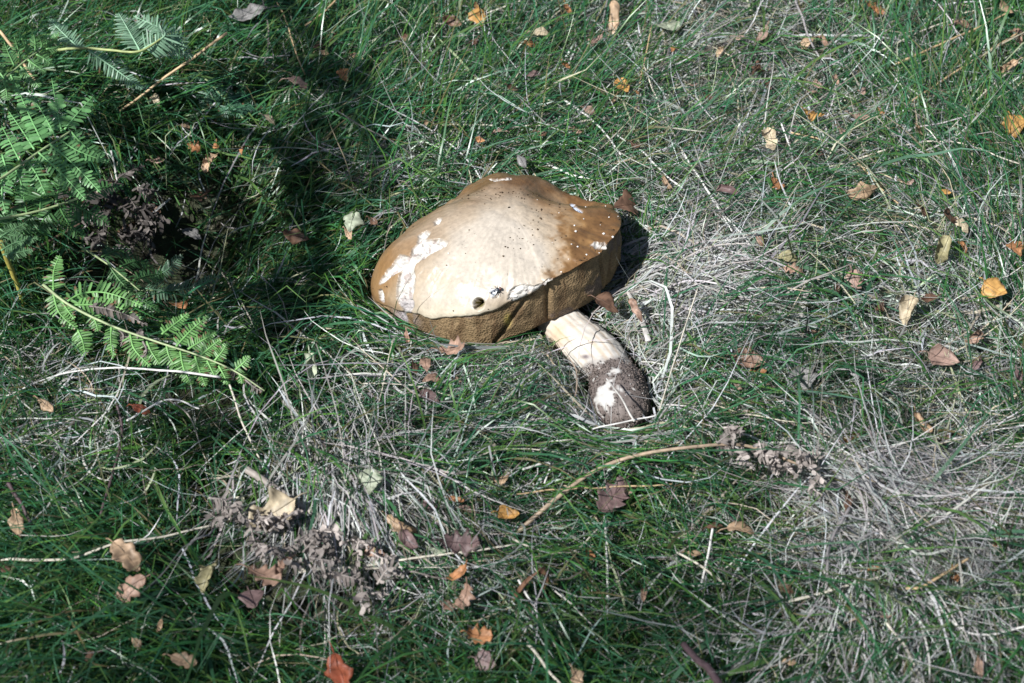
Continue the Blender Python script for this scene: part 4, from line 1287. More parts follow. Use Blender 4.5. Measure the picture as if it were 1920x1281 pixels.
SH = {
    "b": ("small dull brown leaf", "small brown leaves in the grass"),
    "o": ("small orange-brown leaf", "small orange leaves in the grass"),
    "t": ("small pale tan leaf scrap", "small tan leaf scraps in the grass"),
    "m": ("small mauve-brown shrivelled leaf", "small mauve leaves in the grass"),
    "p": ("small pinkish-brown crinkled leaf", "small pink-brown leaves in the turf"),
}
LEAVES = [
    (560, 152, 54, 10, "oval", "pink", 0.5, "curled pinkish-brown leaf left of the orange leaf behind the hollow"),
    (645, 138, 42, 70, "birch", "orange", 0.3, "bright orange birch leaf beside a curled pinkish leaf"),
    (670, 106, 32, 20, "oval", "tan", 0.4, "t"),
    (290, 185, 38, 60, "oval", "cream", 0.5, "pale tan leaf at the lower end of the cut straw stalk"),
    (348, 237, 30, 10, "oval", "tan", 0.4, "t"),
    (362, 273, 34, 30, "oak", "orange", 0.5, "o"),
    (406, 274, 24, 80, "oval", "orange", 0.5, "o"),
    (394, 302, 50, 120, "oak", "tan", 0.5, "pale tan leaf with an orange curled edge at the rim of the hollow"),
    (296, 302, 34, 10, "oval", "pink", 0.5, "p"), (455, 280, 24, 120, "oval", "orange", 0.5, "o"),
    (378, 366, 48, 150, "oak", "brown", 0.4, "brown oak leaf lying in the shade at the back of the hollow"),
    (505, 222, 34, 30, "oval", "cream", 0.3, "t"), (598, 86, 32, 0, "oval", "brown", 0.4, "b"), (610, 100, 24, 40, "oval", "tan", 0.3, "t"),
    (468, 26, 84, 160, "oval", "grey", 0.2, "large pale grey flat leaf in the shade behind the ferns"),
    (572, 10, 34, 10, "oval", "brown", 0.3, "b"), (285, 395, 40, 20, "oval", "brown", 0.4, "b"), (240, 430, 44, 140, "oak", "brown", 0.4, "b"), (360, 437, 46, 30, "birch", "grey", 0.3, "pale grey leaf at the bottom of the dark hollow"),
    (900, 34, 46, 80, "birch", "ochre", 0.35, "yellow-ochre leaf standing on edge above an orange stalk"), (892, 10, 34, 85, "strip", "orange", 0.2, "o"),
    (848, 42, 48, 20, "oval", "brown", 0.6, "curled dark brown leaf beside the yellow-ochre leaf"), (886, 80, 30, 130, "oval", "brown", 0.5, "b"),
    (994, 82, 34, 0, "oval", "orange", 0.4, "o"), (1014, 60, 44, 15, "oval", "cream", 0.4, "pale tan leaf just above a small orange leaf"),
    (1064, 20, 40, 70, "oval", "orange", 0.5, "o"), (1118, 80, 44, 140, "oak", "pink", 0.5, "reddish-brown leaf beside the upright brown bark strip"),
    (1150, 40, 86, 95, "strip", "tan", 0.25, "long upright brown bark-like leaf strip"), (1250, 47, 60, 170, "birch", "pgreen", 0.2, "pale greenish-white birch leaf above a folded orange leaf"),
    (1262, 88, 36, 100, "oval", "orange", 0.7, "small folded orange leaf under the pale greenish-white leaf"), (1168, 162, 40, 60, "birch", "ochre", 0.25, "light orange birch leaf with rounded base behind the mushroom"),
    (1193, 172, 16, 30, "oval", "orange", 0.3, "o"), (1105, 207, 36, 30, "oval", "pink", 0.5, "p"), (1152, 186, 24, 120, "oval", "tan", 0.5, "t"), (793, 203, 28, 75, "oval", "orange", 0.6, "o"),
    (800, 232, 20, 60, "oval", "tan", 0.4, "t"), (936, 246, 34, 10, "oval", "pink", 0.4, "p"), (1018, 252, 30, 30, "oval", "brown", 0.5, "b"), (978, 302, 34, 60, "oval", "grey", 0.5, "grey-green folded leaf in the grass close behind the cap"),
    (1000, 138, 32, 15, "oval", "mauve", 0.4, "m"), (960, 165, 26, 20, "oval", "brown", 0.5, "b"), (1060, 122, 26, 40, "oval", "orange", 0.5, "o"), (900, 262, 22, 20, "oval", "orange", 0.5, "o"),
    (1196, 275, 34, 40, "oval", "brown", 0.6, "b"), (1248, 340, 34, 60, "oak", "tan", 0.6, "t"), (1172, 384, 60, 150, "birch", "brown", 0.25, "broad brown leaf in the shadow right behind the cap"),
    (660, 414, 50, 100, "birch", "pgreen", 0.25, "pale green rounded leaf left of the mushroom cap"), (654, 440, 28, 60, "oval", "tan", 0.4, "t"), (553, 443, 54, 15, "oval", "brown", 0.5, "dark brown curled leaf with a pale edge on the bank of the hollow"),
    (700, 415, 24, 40, "oval", "brown", 0.5, "b"),
    (1447, 262, 60, 80, "maple", "cream", 0.35, "torn cream leaf with ragged lobes lying on dry grass"), (1617, 361, 68, 170, "oval", "tan", 0.3, "tan pointed smooth leaf lying flat among broad blades"),
    (1360, 355, 52, 20, "oval", "mauve", 0.6, "curled purple-brown leaf in the grass right of the cap"), (1457, 346, 40, 70, "oak", "orange", 0.5, "orange ragged leaf below the torn cream leaf"),
    (1900, 236, 54, 80, "birch", "ochre", 0.5, "crumpled golden leaf among long blades below the brown curled leaf"), (1525, 215, 44, 20, "oval", "ochre", 0.6, "ochre curled leaf in the mossy gap above the torn cream leaf"),
    (1610, 220, 44, 10, "oval", "pink", 0.4, "p"), (1655, 210, 24, 60, "oval", "orange", 0.4, "o"), (1580, 246, 30, 40, "oval", "pink", 0.5, "p"), (1420, 132, 50, 110, "oak", "brown", 0.7, "dark brown rolled leaf in the dry grass"),
    (1438, 158, 34, 60, "oval", "brown", 0.7, "b"), (1430, 66, 48, 130, "oval", "pink", 0.6, "p"), (1385, 70, 26, 10, "oval", "pink", 0.4, "p"), (1515, 76, 44, 140, "oval", "tan", 0.7, "brown forked leaf clasped round a thin upright twig"),
    (1542, 74, 42, 50, "oval", "salmon", 0.7, "rolled salmon-brown leaf hanging from the thin twig"), (1566, 146, 36, 75, "oval", "salmon", 0.6, "red-brown folded leaf stuck upright by the thin twig"), (1530, 158, 32, 40, "oval", "pink", 0.5, "p"), (1522, 172, 30, 10, "oval", "pink", 0.4, "p"),
    (1616, 170, 28, 70, "oval", "pink", 0.4, "p"), (1640, 16, 48, 20, "oak", "orange", 0.5, "bright orange curled leaf behind the thin upright twig"), (1800, 46, 48, 0, "oval", "salmon", 0.4, "red-brown leaf under arching blades at the grassy corner"),
    (1886, 16, 40, 50, "oval", "tan", 0.5, "t"), (1906, 62, 50, 60, "oak", "salmon", 0.7, "brown curled leaf leaning on arching dry stems"), (1888, 128, 56, 150, "oak", "tan", 0.6, "crumpled brown oak leaf pinned under long dry stems"),
    (1722, 246, 32, 40, "oval", "tan", 0.5, "t"), (1730, 392, 36, 70, "oval", "brown", 0.5, "b"), (1780, 410, 42, 0, "birch", "brown", 0.4, "round dark red-brown leaf above the pale olive leaf"), (1808, 422, 34, 60, "birch", "cream", 0.3, "small pale peach leaf touching a round red-brown leaf"),
    (1773, 360, 22, 30, "oval", "ochre", 0.4, "o"), (1538, 288, 26, 60, "oval", "brown", 0.4, "b"), (1702, 342, 28, 0, "oval", "pink", 0.4, "p"), (1850, 262, 26, 40, "oval", "brown", 0.5, "b"),
    (1768, 470, 60, 110, "birch", "olive", 0.35, "pale olive birch leaf shaded by a broad blade"), (1806, 462, 30, 70, "oval", "orange", 0.5, "o"), (1906, 463, 44, 80, "birch", "orange", 0.4, "orange leaf cut by the margin right of the pale olive leaf"),
    (1866, 542, 48, 40, "birch", "ochre", 0.3, "golden orange toothed leaf standing above green grass"), (1703, 582, 60, 110, "birch", "cream", 0.3, "cream leaf crossed by a green blade on the dry turf"),
    (1490, 504, 44, 20, "oak", "salmon", 0.5, "orange-tan toothed leaf beside a flat dead blade"), (1478, 482, 44, 10, "oval", "olive", 0.5, "olive wrinkled leaf just above an orange-tan toothed leaf"),
    (1605, 526, 44, 70, "birch", "pink", 0.4, "pinkish grey leaf right of the flat dead blade"), (1568, 542, 26, 100, "oval", "brown", 0.5, "b"), (1740, 560, 38, 160, "oval", "brown", 0.4, "b"), (1650, 580, 28, 120, "oval", "brown", 0.5, "b"),
    (1405, 678, 58, 15, "birch", "salmon", 0.3, "reddish flat leaf under thin straws right of the stem"), (1426, 698, 26, 10, "oval", "orange", 0.4, "o"), (1508, 712, 50, 80, "birch", "grey", 0.3, "square greyish leaf under the dead grass"),
    (1380, 722, 26, 30, "oval", "pink", 0.3, "p"), (1460, 728, 30, 20, "oval", "pink", 0.5, "p"), (1768, 672, 58, 20, "birch", "pink", 0.3, "pinkish-tan broad leaf half under green blades"), (1832, 630, 48, 150, "oak", "salmon", 0.6, "crumpled brown leaf cluster behind the pinkish-tan leaf"),
    (1832, 680, 36, 120, "oval", "mauve", 0.5, "m"), (1910, 706, 30, 80, "oval", "mauve", 0.4, "m"), (1595, 825, 36, 150, "birch", "orange", 0.3, "orange-brown leaf by the dark gap under straw"),
    (1728, 800, 60, 60, "oval", "tan", 0.7, "large curled tan leaf with a pale rolled edge over the dark gap"), (1766, 832, 50, 130, "oak", "pink", 0.6, "dull pink-brown leaf behind the large curled tan leaf"), (1425, 450, 30, 60, "oval", "salmon", 0.7, "o"), (1520, 622, 28, 0, "oval", "salmon", 0.4, "o"),
    (1138, 570, 50, 30, "birch", "brown", 0.3, "dark brown leaf shaded under the cap beside the stem"), (1192, 580, 50, 65, "strip", "salmon", 0.5, "narrow tan leaf beneath a bent flat straw near the stem"),
    (86, 760, 40, 40, "oval", "tan", 0.4, "tan leaf buried in grass below the withered fern"), (264, 766, 34, 20, "oval", "red", 0.3, "o"), (584, 692, 60, 80, "birch", "pgreen", 0.5, "pale yellowish-green leaf hanging on the dark grassy bank"), (334, 572, 36, 150, "birch", "orange", 0.3, "orange leaf glowing in the shade behind the green fern"),
    (32, 978, 50, 75, "oval", "tan", 0.6, "narrow tan curled leaf by a dark twig"), (10, 1066, 34, 10, "oval", "brown", 0.5, "b"), (236, 1040, 66, 45, "ragged", "tan", 0.3, "pale pinkish-tan leaf lying alone on green grass"),
    (243, 1100, 60, 150, "ragged", "salmon", 0.3, "orange-tan triangular leaf just in front of the pale pinkish-tan leaf"), (388, 1080, 54, 110, "maple", "olive", 0.4, "olive-tan lobed leaf left of the salmon oak leaf"),
    (512, 962, 90, 150, "maple", "cream", 0.25, "large cream forked leaf on the dead bracken heap"), (492, 1080, 60, 20, "oak", "salmon", 0.3, "salmon oak leaf on the crumpled dead bracken"), (530, 1063, 50, 120, "oak", "salmon", 0.5, "upright salmon leaf half touching a salmon oak leaf"),
    (474, 1126, 46, 70, "birch", "mauve", 0.3, "mauve leaf below the salmon oak leaf"), (345, 1240, 46, 20, "ragged", "tan", 0.4, "tan leaf alone in deep green foreground grass"), (640, 1268, 80, 75, "ragged", "red", 0.35, "large orange-red leaf in the foreground grass"),
    (300, 1172, 24, 110, "oval", "tan", 0.5, "t"), (172, 1228, 26, 140, "oval", "brown", 0.4, "b"), (258, 1208, 26, 50, "oval", "tan", 0.7, "t"),
    (694, 902, 46, 90, "birch", "pgreen", 0.3, "pale grey-green toothed leaf under broad blades"), (748, 985, 62, 30, "oak", "tan", 0.6, "large curled tan leaf on the dry heap"), (768, 1020, 60, 60, "oval", "mauve", 0.7, "dark rolled leaf below the large curled tan leaf"),
    (698, 1036, 44, 10, "oval", "salmon", 0.4, "brown flat leaf under dead straw"), (805, 946, 32, 20, "oval", "mauve", 0.3, "m"), (855, 938, 30, 10, "oval", "orange", 0.4, "o"), (872, 953, 30, 30, "oval", "pink", 0.4, "p"),
    (955, 965, 40, 10, "birch", "ochre", 0.4, "bright yellow-orange leaf left of the arching brown stem"), (1152, 928, 82, 125, "oak", "mauve", 0.3, "grey-brown oak leaf behind the upright white stalk"), (1178, 920, 34, 150, "oval", "pink", 0.4, "p"),
    (860, 1018, 68, 5, "oak", "mauve", 0.4, "mauve ragged leaf among the bent straws"), (820, 1033, 32, 20, "oval", "pgreen", 0.3, "t"), (860, 1078, 46, 150, "oval", "orange", 0.6, "orange curled leaf beside dark brown leaves"), (872, 1118, 50, 120, "oak", "salmon", 0.5, "brown leaf in the shaded gap below the curled orange leaf"),
    (838, 1135, 30, 40, "oval", "brown", 0.5, "b"), (895, 1192, 46, 5, "oak", "orange", 0.5, "orange lobed leaf in the foreground gap"), (912, 1241, 40, 20, "birch", "mauve", 0.3, "m"), (1082, 1270, 34, 60, "oval", "tan", 0.3, "t"),
    (1392, 990, 54, 0, "oval", "tan", 0.4, "tan ribbed leaf half under the straw mat"), (1304, 1040, 30, 20, "oval", "tan", 0.4, "t"), (1208, 1112, 30, 100, "oval", "salmon", 0.4, "o"), (1104, 1040, 28, 30, "oval", "orange", 0.4, "o"), (945, 898, 40, 10, "oval", "tan", 0.5, "t"),
    (763, 636, 32, 85, "oval", "salmon", 0.6, "narrow orange-brown leaf tucked under the cap edge"), (848, 657, 58, 10, "oak", "salmon", 0.35, "pinkish-tan leaf against the underside of the cap"), (797, 680, 42, 80, "oval", "salmon", 0.6, "folded orange-brown leaf in front of the cap"),
    (812, 706, 42, 150, "oval", "salmon", 0.5, "flat orange-brown leaf in front of the folded one by the cap"), (805, 746, 40, 30, "birch", "mauve", 0.35, "mauve triangular leaf in front of the cap"), (776, 690, 24, 70, "oval", "brown", 0.4, "b"), (855, 712, 22, 20, "oval", "pink", 0.4, "p"),
    (1640, 1068, 30, 5, "oval", "orange", 0.4, "o"), (1790, 1078, 30, 80, "oval", "orange", 0.5, "o"), (1870, 1015, 34, 85, "oval", "orange", 0.5, "o"), (1480, 1240, 30, 10, "oval", "tan", 0.4, "t"), (1665, 1156, 24, 10, "oval", "pink", 0.3, "p"), (1835, 1252, 34, 80, "oval", "salmon", 0.5, "o"),
    (1475, 1105, 30, 20, "oval", "brown", 0.4, "b"), (1590, 945, 36, 100, "oval", "brown", 0.5, "dark brown leaf poking out of the straw mat"), (1340, 985, 30, 10, "oval", "brown", 0.4, "b"),
    (620, 60, 20, 30, "oval", "pink", 0.4, "p"), (760, 70, 30, 60, "oval", "brown", 0.4, "b"), (740, 170, 26, 20, "oval", "tan", 0.4, "t"), (1080, 245, 24, 20, "oval", "salmon", 0.4, "o"), (1330, 180, 28, 40, "oval", "brown", 0.5, "b"), (1350, 95, 30, 120, "oval", "tan", 0.5, "t"), (1300, 160, 24, 20, "oval", "pink", 0.5, "p"),
]
LANDMARKS = [(645, 138, "the bright orange leaf"), (394, 302, "the rim of the hollow"), (900, 34, "the yellow-ochre leaf"), (1250, 47, "the pale greenish-white leaf"), (1168, 162, "the light orange birch leaf"),
             (960, 250, "the grass behind the cap"), (660, 414, "the pale green rounded leaf"), (1447, 262, "the torn cream leaf"), (1530, 110, "the thin upright twig"), (1900, 236, "the crumpled golden leaf"),
             (1617, 361, "the tan pointed leaf"), (1768, 470, "the pale olive leaf"), (1703, 582, "the cream leaf crossed by a blade"), (1500, 560, "the broad flat dead blade"), (1405, 678, "the reddish flat leaf"),
             (1768, 672, "the pinkish-tan broad leaf"), (1728, 800, "the large curled tan leaf"), (300, 620, "the green fern with grey tips"), (236, 1040, "the pale pinkish-tan leaf"), (512, 962, "the dead bracken heap"),
             (640, 1262, "the large orange-red leaf"), (955, 965, "the yellow-orange leaf"), (1136, 1040, "the straight white stalk"), (800, 690, "the front of the cap"), (1600, 950, "the straw mat"), (1560, 1110, "the crooked grey twig"),
             (1820, 1160, "the sharply bent white straw"), (870, 1090, "the brown looped strap"), (100, 250, "the large fern frond"), (1160, 740, "the soil covered stem foot"), (250, 430, "the bottom of the hollow"), (1000, 1230, "the foreground straws"), (468, 26, "the large pale grey leaf"), (1040, 880, "the arching brown bracken stem"), (345, 1240, "the lone tan foreground leaf"), (1330, 330, "the curled purple-brown leaf")]


def near_label(base, u, v):
    d = [(math.hypot(u - a, v - b), t) for a, b, t in LANDMARKS]
    return base + " near " + min(d)[1]


for (u, v, sz, an, kd, co, cu, lab) in LEAVES:
    if lab in SH:
        leaf_thing(u, v, sz, an, kd, co, cu, near_label(SH[lab][0], u, v), SH[lab][1], dz=0.038)
    else:
        leaf_thing(u, v, sz, an, kd, co, cu, lab, None, dz=0.043 if sz > 40 else 0.042)
# the looped dead strap
lp = smooth_line([G(952, 1150, .005), G(962, 1125, .03), G(985, 1092, .05), G(1015, 1070, .058), G(1028, 1080, .05), G(1015, 1108, .03), G(1000, 1122, .015)], 40)
tv, tf = tube(lp, np.interp(np.linspace(0, 1, 40), [0, .3, .7, 1], [.0025, .0036, .003, .0015]), 8, 0.25)
cen = lp[0].copy()
o_s = obj("dead_strap", mesh_from("dead_strap", tv - cen, tf, M_LEAF, np.tile([0.20, 0.105, 0.065], (len(tv), 1)) * rng.uniform(0.7, 1.3, (len(tv), 1))), None, cen)
tag(o_s, "brown dead strap bent into a loop in the foreground grass", "dead stem")

# ------------------------------------------------------------------ loose stalks, straws and twigs
SG = ("thin %s straw lying loose", "loose pale straws")
STALKS = [   # points (px), height, radius, taper, flatness, colour, label
    ([(225, 208), (330, 131), (426, 62)], .045, .085, .00095, .0013, 1, "tan", "cut pale straw stalk slanting up beside the fern fronds"),
    ([(1136, 966), (1138, 1040), (1138, 1123)], .045, .035, .0010, .0009, 1, "white", "straight white dry stalk in front of the grey-brown oak leaf"),
    ([(1221, 50), (1207, 120), (1190, 210), (1150, 352)], .06, .02, .0006, .0009, 1, "tan", "thin tan grass stem rising behind the mushroom from beside the pale birch leaf"),
    ([(1207, 120), (1240, 210), (1310, 330), (1350, 400)], .05, .03, .0006, .0006, 1, "pale", None),
    ([(1285, 290), (1355, 395), (1430, 492)], .045, .035, .0009, .0007, 1, "white", None),
    ([(1517, 516), (1505, 575), (1484, 645)], .042, .036, .0026, .0030, .25, "flat", "broad flat dead grass blade right of the mushroom stem"),
    ([(1175, 545), (1200, 590), (1216, 640)], .035, .030, .0016, .0026, .3, "flat", "bent flat grey straw close beside the stem"),
    ([(1307, 543), (1270, 660), (1237, 770)], .060, .03, .0005, .0006, 1, "pale", "slanting pale straw just right of the stem foot"),
    ([(0, 745), (110, 706), (235, 690), (330, 697), (413, 708)], .035, .045, .0006, .0011, .6, "white", "arched pale straw along the lower edge of the green fern"),
    ([(0, 1052), (110, 1050), (215, 1022), (375, 990), (470, 960)], .035, .038, .0012, .0007, .5, "pale", "long pale straw crossing the grass above the pinkish-tan leaf"),
    ([(556, 1072), (700, 1060), (820, 1040), (968, 1022)], .035, .040, .0012, .0008, .6, "pale", "long pale stalk crossing the front of the dead bracken heap"),
    ([(560, 1068), (720, 1066), (880, 1064)], .034, .036, .0009, .0006, .6, "pale", None),
    ([(960, 1012), (1020, 1032), (1074, 1035), (1108, 1005), (1138, 970)], .035, .04, .0009, .0006, .8, "pale", "curved pale straw meeting the straight white stalk"),
    ([(973, 1086), (1010, 1150), (1044, 1212)], .045, .035, .0009, .0007, 1, "white", None),
    ([(988, 1204), (1020, 1245), (1062, 1290)], .045, .04, .0012, .0009, .8, "pale", None),
    ([(1337, 990), (1328, 1040), (1316, 1094)], .048, .035, .0009, .0009, 1, "white", None),
    ([(1270, 1036), (1320, 1066), (1362, 1095)], .042, .036, .0009, .0009, 1, "pale", None),
    ([(1591, 955), (1557, 1018), (1552, 1069), (1554, 1119), (1562, 1198)], .05, .035, .0013, .0010, 1, "grey", "crooked grey twig standing out of the straw mat"),
    ([(1475, 1128), (1560, 1108), (1650, 1082)], .042, .04, .0014, .0007, .6, "pale", "pale split straw crossing the crooked grey twig"),
    ([(1698, 1104), (1732, 1099), (1818, 1045)], .044, .05, .0012, .0010, .6, "tan", None),
    ([(1744, 1119), (1820, 1190), (1925, 1176)], .044, .044, .0009, .0008, 1, "white", "sharply bent white straw in the foreground grass"),
    ([(1663, 1163), (1700, 1225), (1735, 1290)], .046, .04, .0010, .0008, 1, "pale", None),
    ([(1283, 1206), (1324, 1252), (1352, 1290)], .05, .06, .0024, .0030, 1, "dark", "dark purplish woody twig poking into the foreground"),
    ([(1640, 866), (1815, 818), (1930, 795)], .04, .045, .0010, .0008, .8, "white", None),
    ([(208, 282), (216, 320), (214, 362), (154, 432)], .06, .03, .0009, .0007, 1, "white", "bent white twig hanging below the large fern frond"),
    ([(416, 507), (470, 598), (523, 680)], .03, .02, .0007, .0006, 1, "dim", None),
    ([(238, 788), (316, 749), (374, 766)], .045, .045, .0009, .0006, .8, "white", "bent pale straw forming an angle below the fern"),
    ([(316, 749), (356, 786), (388, 858)], .045, .03, .0006, .0006, 1, "dim", None),
    ([(430, 722), (457, 793), (486, 860)], .042, .03, .0008, .0007, 1, "pale", None),
    ([(1465, 230), (1492, 310), (1516, 388)], .052, .035, .0008, .0006, 1, "white", None),
    ([(1478, 247), (1572, 279), (1685, 382)], .042, .04, .0008, .0007, 1, "tan", None),
    ([(1555, 312), (1745, 265), (1912, 305)], .042, .045, .0010, .0007, .8, "pale", None),
    ([(1280, 285), (1330, 360), (1374, 432)], .042, .04, .0009, .0008, 1, "white", None),
    ([(700, 238), (860, 235), (1026, 235), (1180, 214)], .035, .042, .0007, .0010, .8, "pale", None),
    ([(1026, 235), (1085, 262), (1125, 282)], .04, .036, .0008, .0006, 1, "white", None),
    ([(1026, 308), (1080, 328), (1135, 343)], .036, .04, .0011, .0008, 1, "white", "white straw lying close behind the cap"),
    ([(1160, 252), (1220, 300), (1282, 360)], .042, .04, .0008, .0008, 1, "white", None),
    ([(1058, 190), (1110, 225), (1165, 290)], .04, .042, .0011, .0007, .8, "white", None),
    ([(1055, 205), (1090, 175), (1090, 172)], .04, .044, .0007, .0006, 1, "pale", None),
    ([(1680, 120), (1790, 72), (1895, 20)], .05, .055, .0012, .0009, .8, "tan", "stout tan stem arching over the combed grass"),
    ([(1700, 195), (1800, 130), (1910, 60)], .045, .05, .0011, .0009, .8, "tan", None),
    ([(1785, 240), (1850, 170), (1920, 110)], .045, .05, .0010, .0008, .8, "pale", None),
    ([(1640, 102), (1720, 62), (1792, 35)], .05, .05, .0010, .0008, .8, "pale", None),
    ([(1493, 0), (1512, 60), (1538, 112), (1545, 150), (1546, 195)], .06, .03, .0011, .0008, 1, "grey", "thin grey upright twig with brown leaves clasping it"),
    ([(1538, 128), (1500, 145), (1478, 160)], .04, .036, .0008, .0006, 1, "dark", None),
    ([(818, 45), (870, 40), (980, 0)], .04, .045, .0010, .0007, .8, "pale", None),
    ([(520, 0), (560, 110), (572, 140)], .045, .03, .0006, .0007, 1, "tan", None),
    ([(630, 0), (600, 30), (572, 48)], .05, .045, .0010, .0008, 1, "tan", None),
    ([(0, 58), (35, 108), (66, 152)], .09, .075, .0014, .0012, 1, "tan", "stout tan stalk passing behind the small fern frond"),
    ([(0, 455), (30, 520), (46, 585)], .085, .01, .0022, .0018, 1, "yellow", "thick yellow fern stalk rooted left of the hollow"),
    ([(220, 755), (228, 820), (190, 965)], .035, .03, .0010, .0012, 1, "dark", "dark thin twig running down through the left grass"),
    ([(15, 905), (40, 950), (72, 1005)], .04, .03, .0016, .0010, 1, "dark", "dark purple twig beside the narrow tan leaf"),
    ([(970, 925), (1100, 914), (1260, 908)], .045, .045, .0006, .0006, 1, "tan", None),
    ([(885, 860), (960, 840), (1070, 852)], .04, .04, .0006, .0005, 1, "pale", None),
    ([(680, 720), (760, 722), (850, 740)], .035, .035, .0006, .0005, 1, "pale", None),
    ([(1110, 805), (1150, 795), (1230, 780)], .036, .036, .0006, .0006, 1, "white", None),
    ([(1135, 712), (1160, 745), (1190, 790)], .052, .040, .0006, .0009, .8, "flat", "grey straw lying over the soil covered stem foot"),
    ([(980, 880), (1030, 868), (1022, 905)], .04, .036, .0009, .0007, 1, "white", None),
    ([(1240, 840), (1330, 815), (1420, 835)], .036, .038, .0005, .0005, 1, "pale", None),
    ([(520, 890), (600, 905), (690, 890), (760, 870)], .036, .036, .0006, .0005, 1, "pale", None),
    ([(1540, 700), (1580, 690), (1612, 708)], .045, .05, .0016, .0018, .4, "grey", None),
]
SC = dict(tan=(0.46, 0.33, 0.19), white=(0.62, 0.60, 0.57), pale=(0.50, 0.46, 0.38), flat=(0.42, 0.40, 0.37), grey=(0.26, 0.24, 0.24), dark=(0.07, 0.045, 0.05), dim=(0.30, 0.27, 0.22), yellow=(0.38, 0.33, 0.08))
for (pts, z0, z1, r0, r1, flat, ck, lab) in STALKS:
    n = len(pts)
    p3 = []
    for i, (u, v) in enumerate(pts):
        p3.append(G(u, v, z0 + (z1 - z0) * i / (n - 1)))
    ln_ = smooth_line(p3, 30)
    ln_ = ln_ + (fbm(ln_ * 40, int(pts[0][0]), 2)[:, None] - 0.5) * 0.003
    tv, tf = tube(ln_, np.linspace(r0, r1, 30), 6, flat, 0.15)
    cen = ln_[0].copy()
    cc = np.array(SC[ck]) * (0.75 + 0.5 * fbm(tv * 60, 17, 2))[:, None]
    woody = ck in ("dark", "grey")
    o_s = obj("twig" if woody else "straw_stalk", mesh_from("stalk", tv - cen, tf, M_STALK, cc), None, cen)
    if lab:
        tag(o_s, lab, "twig" if woody else "straw")
    elif woody:
        tag(o_s, near_label("short thin %s twig" % ("dark" if ck == "dark" else "grey"), *pts[len(pts) // 2]), "twig", "short woody twigs")
    else:
        tag(o_s, near_label(SG[0] % dict(tan="tan", dim="dull", white="whitish", pale="pale", flat="flat").get(ck, "pale"), *pts[len(pts) // 2]), "straw", SG[1])

# ------------------------------------------------------------------ unseen bracken fronds added for their shade, and a birch towards the sun
def shades_fern(line):
    """would this pinna throw its shade on one of the sunlit fronds?"""
    q = smooth_line(line, 7)
    for z, test in ((0.13, lambda u, v: u < 222 and 120 < v < 392), (0.12, lambda u, v: u < 125 and 45 < v < 200), (0.09, lambda u, v: 80 < u < 372 and 15 < v < 175),
                    (0.058, lambda u, v: 75 < u < 480 and abs(v - (540 + (u - 81) * 0.47)) < 68)):
        g_ = q - SUN[None] * ((q[:, 2] - z) / SUN[2])[:, None]
        u, v = proj(g_)
        if any(test(a_, b_) for a_, b_ in zip(u, v)):
            return True
    return False


def shade_frond(target, H, length, az, name_label, n=16, dens=1.0, seed=1, PLN=0.17):
    """an added, unseen bracken frond arching so that its shade falls on the ground at `target` (x, y)"""
    random.seed(seed)
    off = H / math.tan(SUN_EL)
    c = np.array([target[0] + SUN_AZ[0] * off, target[1] + SUN_AZ[1] * off, H])
    d = np.array([math.cos(az), math.sin(az), 0])
    a = c - d * length * 0.5; b = c + d * length * 0.5 - np.array([0, 0, 0.06])
    foot = a - d * 0.18; foot = np.array([foot[0], foot[1], float(terrain(foot[0], foot[1])) - 0.01])
    rach = [foot, foot + (a - foot) * 0.45 + np.array([0, 0, H * 0.25]), a, c + np.array([0, 0, 0.02]), b]
    sd = np.array([-d[1], d[0], 0])
    pin_ = []
    for i in range(n):
        t = (i + 0.5) / n
        q0 = a + (b - a) * t + np.array([0, 0, 0.02 * math.sin(t * math.pi)])
        for sg in (1, -1):
            L = PLN * (1 - t) ** 0.7 + 0.02
            e = q0 + sd * sg * L + d * L * 0.4 + np.array([0, 0, -0.03 * L / PLN])
            if shades_fern([q0, (q0 + e) / 2 + np.array([0, 0, 0.008]), e]):
                continue
            pin_.append(([q0, (q0 + e) / 2 + np.array([0, 0, 0.008]), e], 0.016 * dens * (1 - 0.5 * t), max(6, int(L / 0.0075)), dict(tipbrown=0.1, lobe_w=0.6)))
    fern(name_label, rach, pin_, (0.004, 0.0015), c_a=(0.05, 0.14, 0.04), c_b=(0.08, 0.19, 0.06), name="added_bracken_frond")  # out of view, added only for the shade it throws


for k_, (u_k, v_k, h_k, lab_k) in enumerate([
        (545, 440, 0.40, "short unseen bracken frond added left of the hollow to shade it"), (575, 600, 0.50, "unseen bracken frond added for shade left of the green fern"),
        (500, 380, 0.47, "slim unseen bracken frond added for shade near the large fern frond"), (520, 520, 0.54, "upright unseen bracken frond added for shade beside the hollow"),
        (470, 470, 0.36, "lowest unseen bracken frond added for shade beside the hollow"), (540, 660, 0.43, "drooping unseen bracken frond added for shade nearest the yellow stalk"),
        (600, 380, 0.58, "tallest unseen bracken frond added for shade beside the hollow"), (440, 400, 0.50, "ragged unseen bracken frond added for shade behind the tallest one")]):
    tk = G(u_k, v_k)
    shade_frond(tk[:2] + SUN_AZ * -tk[2] / math.tan(SUN_EL), h_k, 0.17, -1.75 + 0.12 * k_, lab_k, 17, 1.5, 2 + k_, 0.05)
t3 = G(710, 265)
shade_frond(t3[:2], 0.62, 0.18, -0.9, "high unseen bracken frond added to shade the grass beyond the fern fronds", 14, 1.0, 4, 0.08)
t4 = G(600, 70)
shade_frond(t4[:2], 0.60, 0.18, -0.6, "unseen bracken frond added for shade farthest back behind the fern fronds", 12, 1.0, 5, 0.07)

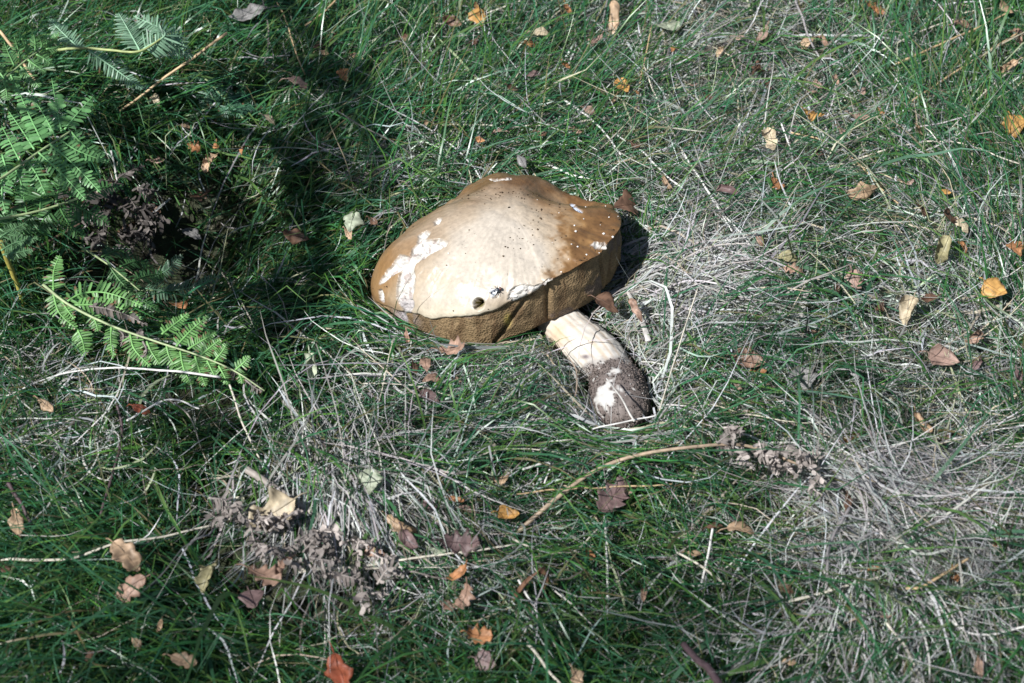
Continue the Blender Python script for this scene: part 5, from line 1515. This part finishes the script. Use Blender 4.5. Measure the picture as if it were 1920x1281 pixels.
# a birch standing towards the sun: its thin crown half-shades the foreground
random.seed(21)
H_ = 5.2
off = H_ / math.tan(SUN_EL)
shade_c = np.array([0.12, -0.17 - 0.62])
cc_ = np.array([shade_c[0] + SUN_AZ[0] * off, shade_c[1] + SUN_AZ[1] * off, H_])
tree = link(bpy.data.objects.new("birch_tree", None))
foot = np.array([cc_[0] - 0.2, cc_[1] - 0.5, 0.0]); foot[2] = float(terrain(foot[0], foot[1])) - 0.05
tree.location = foot
tag(tree, "slender birch tree with a thin airy crown standing towards the sun", "tree")
tr = smooth_line([foot, foot + np.array([0.05, 0.1, 2.0]), cc_ + np.array([0.0, -0.1, -0.9]), cc_ + np.array([0, 0, 0.9])], 40)
tv, tf = tube(tr, np.linspace(0.075, 0.012, 40), 12, 1.0, 0.08)
obj("trunk", mesh_from("trunk", tv - foot, tf, M_BARK, np.where((fbm(tv * np.array([6, 6, 30]), 5, 3) > 0.56)[:, None], np.array([[0.08, 0.07, 0.06]]), np.array([[0.6, 0.57, 0.52]]))), tree)
for k in range(16):
    s0 = tr[16 + k]
    a_ = k * 2.4; r_ = 0.5 + 0.25 * random.random()
    e = s0 + np.array([math.cos(a_) * r_, math.sin(a_) * r_ * 0.8, 0.35])
    bl = smooth_line([s0, (s0 + e) / 2 + np.array([0, 0, 0.1]), e], 10)
    tv, tf = tube(bl, np.linspace(0.012, 0.003, 10), 6)
    obj("branch", mesh_from("branch", tv - foot, tf, M_BARK, np.tile([0.16, 0.12, 0.10], (len(tv), 1))), tree)
NL = 1600
q = rng.normal(0, 1, (NL * 3, 3)); q = q / np.linalg.norm(q, axis=1, keepdims=True) * rng.random((NL * 3, 1)) ** (1 / 2.4)
cl = fbm(q * 2.2 + 5, 71, 2)
q = q[cl > 0.42][:NL]
NL = len(q)
ctr = cc_ + q * np.array([0.95, 0.66, 0.8])
a1 = unit(rng.normal(0, 1, (NL, 3)) + np.array([0, 0, -0.4])); b1 = unit(np.cross(a1, rng.normal(0, 1, (NL, 3))))
sz = rng.uniform(0.014, 0.024, (NL, 1))
LV = np.stack([ctr - a1 * sz, ctr + b1 * sz * 0.75 - a1 * sz * 0.2, ctr + a1 * sz * 1.2, ctr - b1 * sz * 0.75 - a1 * sz * 0.2], 1).reshape(-1, 3)
LF = np.arange(NL * 4).reshape(-1, 4)
crown = obj("crown", mesh_from("crown", LV - foot, LF, M_CROWN, np.repeat(mixc([(0.06, 0.12, 0.03), (0.12, 0.13, 0.03)], NL), 4, axis=0)), tree)
tag(crown, kind="stuff")

build_grass()
